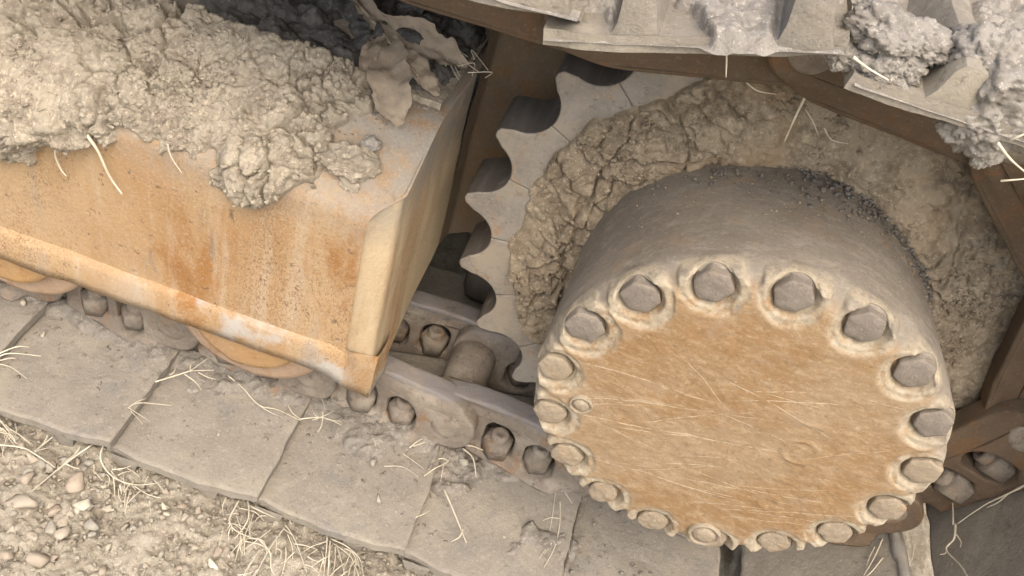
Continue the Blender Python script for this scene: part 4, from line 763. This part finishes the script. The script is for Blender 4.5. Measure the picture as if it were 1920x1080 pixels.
TL = {'T_gapcurl': ('curled pale root with side roots hanging from the gap between two shoes', 'root'), 'T_longstalk': ('long straight straw lying across the gravel toward the lower left', 'straw'), 'T_arcleft': ('arched straw over the gravel at the left edge', 'straw'), 'T_leftedge': ('tuft of dry grass at the left edge below the first shoe', 'dry grass'), 'T_hangpair': ('pair of drooping grass stems under the corner of the second shoe', 'dry grass'), 'T_cross': ('tangle of crossing straws on the ground at the bottom', 'dry grass'), 'T_droop': ('dense drooping tuft of pale grass under the third shoe', 'dry grass'), 'T_star': ('star-shaped sprig of straw beside the roller', 'straw'), 'T_twig': ('thin bent twig on the second shoe', 'twig'), 'T_gaptuft': ('small tuft of straw sticking out of the first shoe gap', 'straw'), 'T_leftshoe': ('pale sprig of grass on the shoe at the far left', 'straw'), 'T_middle': ('crossed straws in the dirt under the frame corner', 'straw'), 'T_eyestraw': ('short pale straw just below the round link eye', 'straw'), 'T_linkstraw': ('forked straw lying at the foot of the link by the hub', 'straw'), 'T_gapbits': ('bits of straw caught in the gap of the middle shoes', 'straw'), 'T_leanstalk': ('single thick stalk leaning down the shoe, hooked at its end', 'straw'), 'T_thinroots': ('hair-thin roots on the middle shoe', 'root'), 'T_sprig': ('feathery dry grass sprig in the shoe gap left of the hub bottom', 'dry grass'), 'T_branch': ('forked pale twig on the shoe at the lower right', 'twig'), 'T_stubtwigs': ('small twigs hanging beside the grey wooden stick', 'twig')}
for k, (nm, kind, rad, lines) in enumerate(TUFTS):
    parts = []
    for j, l in enumerate(lines):
        P = np.array(l, float); m = len(P); t = np.linspace(0, 1, m)
        if kind == 'ground': P[:, 2] = gh(P[:, 0], P[:, 1])+.010+.007*np.sin(t*math.pi)*(1+j % 2)*.5+.002*(j % 3)
        elif kind in ('shoe', 'soil'): P[:, 2] += .003*np.sin(t*math.pi)+.0015*(j % 3)
        if m == 2: mid = P.mean(0)+R.normal(0, .0016, 3)*[1, 1, .6]; P = np.array([P[0], mid, P[1]])
        parts.append(tube(P, rad*(1 if j < 2 else .7)*.82, 6, .35, k*20+j))
    if nm in ('T_droop', 'T_cross', 'T_hangpair', 'T_leftedge', 'T_gapcurl'):          # finer broken stalks of the same tuft
        A = np.concatenate([np.array(l) for l in lines]); c0, sp = A.mean(0), A.std(0)
        for j in range(16):
            a = c0[:2]+R.normal(0, 1, 2)*sp[:2]*.9; L = .012+.03*R.rand(); an = R.normal(-1.2, .7); b = a+L*np.array([math.cos(an), math.sin(an)]); a[1] = min(a[1], -.024); b[1] = min(b[1], -.026)
            q = np.array([[*a, 0], [*((a+b)/2+R.normal(0, .002, 2)), 0], [*b, 0]]); q[:, 2] = gh(q[:, 0], q[:, 1])+[.012, .010+.004*R.rand(), .006]; parts.append(tube(q, .0004+.0006*R.rand(), 5, .5, j+k))
    me = mesh_np(TL[nm][1].replace(' ', '_'), *join(parts)); tag(obj(TL[nm][1].replace(' ', '_'), me, STRAW), *TL[nm], group=None)
# more fine grass round the shoe edges
VL = {'root_long': ('long pale root hanging down the rusty frame panel', 'root'), 'root_short': ('short forked root left of the long one on the frame panel', 'root'), 'root_curl': ('small curled rootlet beside the dark hole in the mud', 'root'), 'hang_white': ('white straw hanging from the top track shoe', 'straw'), 'ring_straw': ('straw stuck in the mud ring above the hub', 'straw'), 'top_straw': ('pale straw under the upper grouser tip', 'straw'), 'edge_straw': ('slanting straw at the right edge under the grey mud', 'straw'), 'edge_straw2': ('thin level straw at the right edge', 'straw'), 'wall_root': ('thin root along the link above the mud ring', 'root'), 'wall_root2': ('hair root right of the straw in the mud ring', 'root'), 'wall_root3': ('hair root just left of its twin by the straw in the mud ring', 'root'), 'tip_straw': ('short straw poking from the grey mud at the right edge', 'straw')}
for k, (nm, rad, P) in enumerate(VST):
    o = obj(VL[nm][1], mesh_np(VL[nm][1], *tube(P, rad*.8, 7, .4, k)), STRAW); tag(o, *VL[nm])
# weathered stick wedged in the gap at the lower right
v, f = tube([(.312, .185, .158), (.318, .13, .163), (.324, .08, .167), (.330, .03, .172)], .0085, 10, .95, 4); v += (.0014*fbm(v*[1, .15, 1], 260, 2, .6, 3))[:, None]; tag(obj('stick', mesh_np('stick', v, f), WOOD), 'weathered grey wooden stick wedged in the shoe gap at lower right', 'stick')
# dead leaf
def lobe(sp, wd, fold, seed):
    sp = np.array(sp, float); n = 34; t = np.linspace(0, len(sp)-1, n); S = np.stack([np.interp(t, range(len(sp)), sp[:, k]) for k in range(3)], 1)
    for _ in range(4): S[1:-1] = .25*S[:-2]+.5*S[1:-1]+.25*S[2:]
    W = np.interp(np.linspace(0, 1, n), np.linspace(0, 1, len(wd)), wd); T = np.gradient(S, axis=0); T /= np.linalg.norm(T, axis=1, keepdims=True); nrm = np.array([0, -.4, .92]); A = np.cross(T, nrm); A /= np.linalg.norm(A, axis=1, keepdims=True); B = np.cross(A, T)
    q = np.linspace(-1, 1, 15); P1 = np.stack([t*1.7+seed, t*0, t*0], 1); e = 1+.35*vn(P1, seed)+.18*vn(P1*3.1, seed+1)
    G = S[:, None]+A[:, None]*(q[None, :, None]*(W*e)[:, None, None])+B[:, None]*((np.abs(q)[None, :]**1.5*fold*W[:, None]))[..., None]
    G = G+np.array([0, -.3, .95])*(.0035*fbm(G.reshape(-1, 3), 60, 3, .5, seed)).reshape(n, 15, 1); b = G-np.array([0, -.3, .95])*.0008
    F = gridF(n, 15); return np.concatenate([G.reshape(-1, 3), b.reshape(-1, 3)]), np.concatenate([F, F[:, ::-1]+n*15])
leaf = tag(empty('dead_leaf', (-.48, .245, .52)), 'torn dry brown leaf lying over the mud at the frame corner', 'leaf'); LI = Matrix.Translation(leaf.location).inverted()
def lpart(name, vf, m=LEAF): o = obj(name, mesh_np(name, *vf), m); o.parent = leaf; o.matrix_parent_inverse = LI; return o

lpart('leaf_rib', tube([(-.617, .396, .530), (-.564, .342, .532), (-.518, .303, .533), (-.493, .28, .532), (-.465, .254, .530), (-.432, .232, .525)], .0032, 7, .4, 3))
for k, (sp, wd, fo) in enumerate((
    ([(-.487, .276, .532), (-.472, .240, .530), (-.455, .200, .524), (-.440, .178, .512), (-.428, .166, .500)], [.010, .019, .021, .014, .004], .35),
    ([(-.466, .259, .530), (-.446, .250, .530), (-.424, .236, .526), (-.404, .222, .516)], [.008, .015, .013, .002], -.3),
    ([(-.515, .305, .534), (-.485, .292, .536), (-.452, .288, .533), (-.418, .285, .530), (-.392, .288, .524)], [.006, .014, .018, .015, .004], .45),
    ([(-.495, .276, .530), (-.493, .245, .527), (-.489, .212, .520)], [.006, .013, .004], .4),
    ([(-.60, .385, .528), (-.56, .345, .531), (-.52, .310, .532), (-.50, .29, .531)], [.004, .010, .012, .008], .6))):
    lpart('leaf_lobe', lobe(sp, wd, fo, 11+k*7))
for k in range(9):
    a = -.42+.035*R.rand(); b = .275+.04*R.rand(); o = obj('fibre', mesh_np('fibre', *tube([(a, b, .522), (a+.012*R.normal(), b+.010, .527), (a+.02, b+.012*R.normal(), .520)], .0007, 5, .6, k)), STRAW); o.parent = leaf; o.matrix_parent_inverse = LI
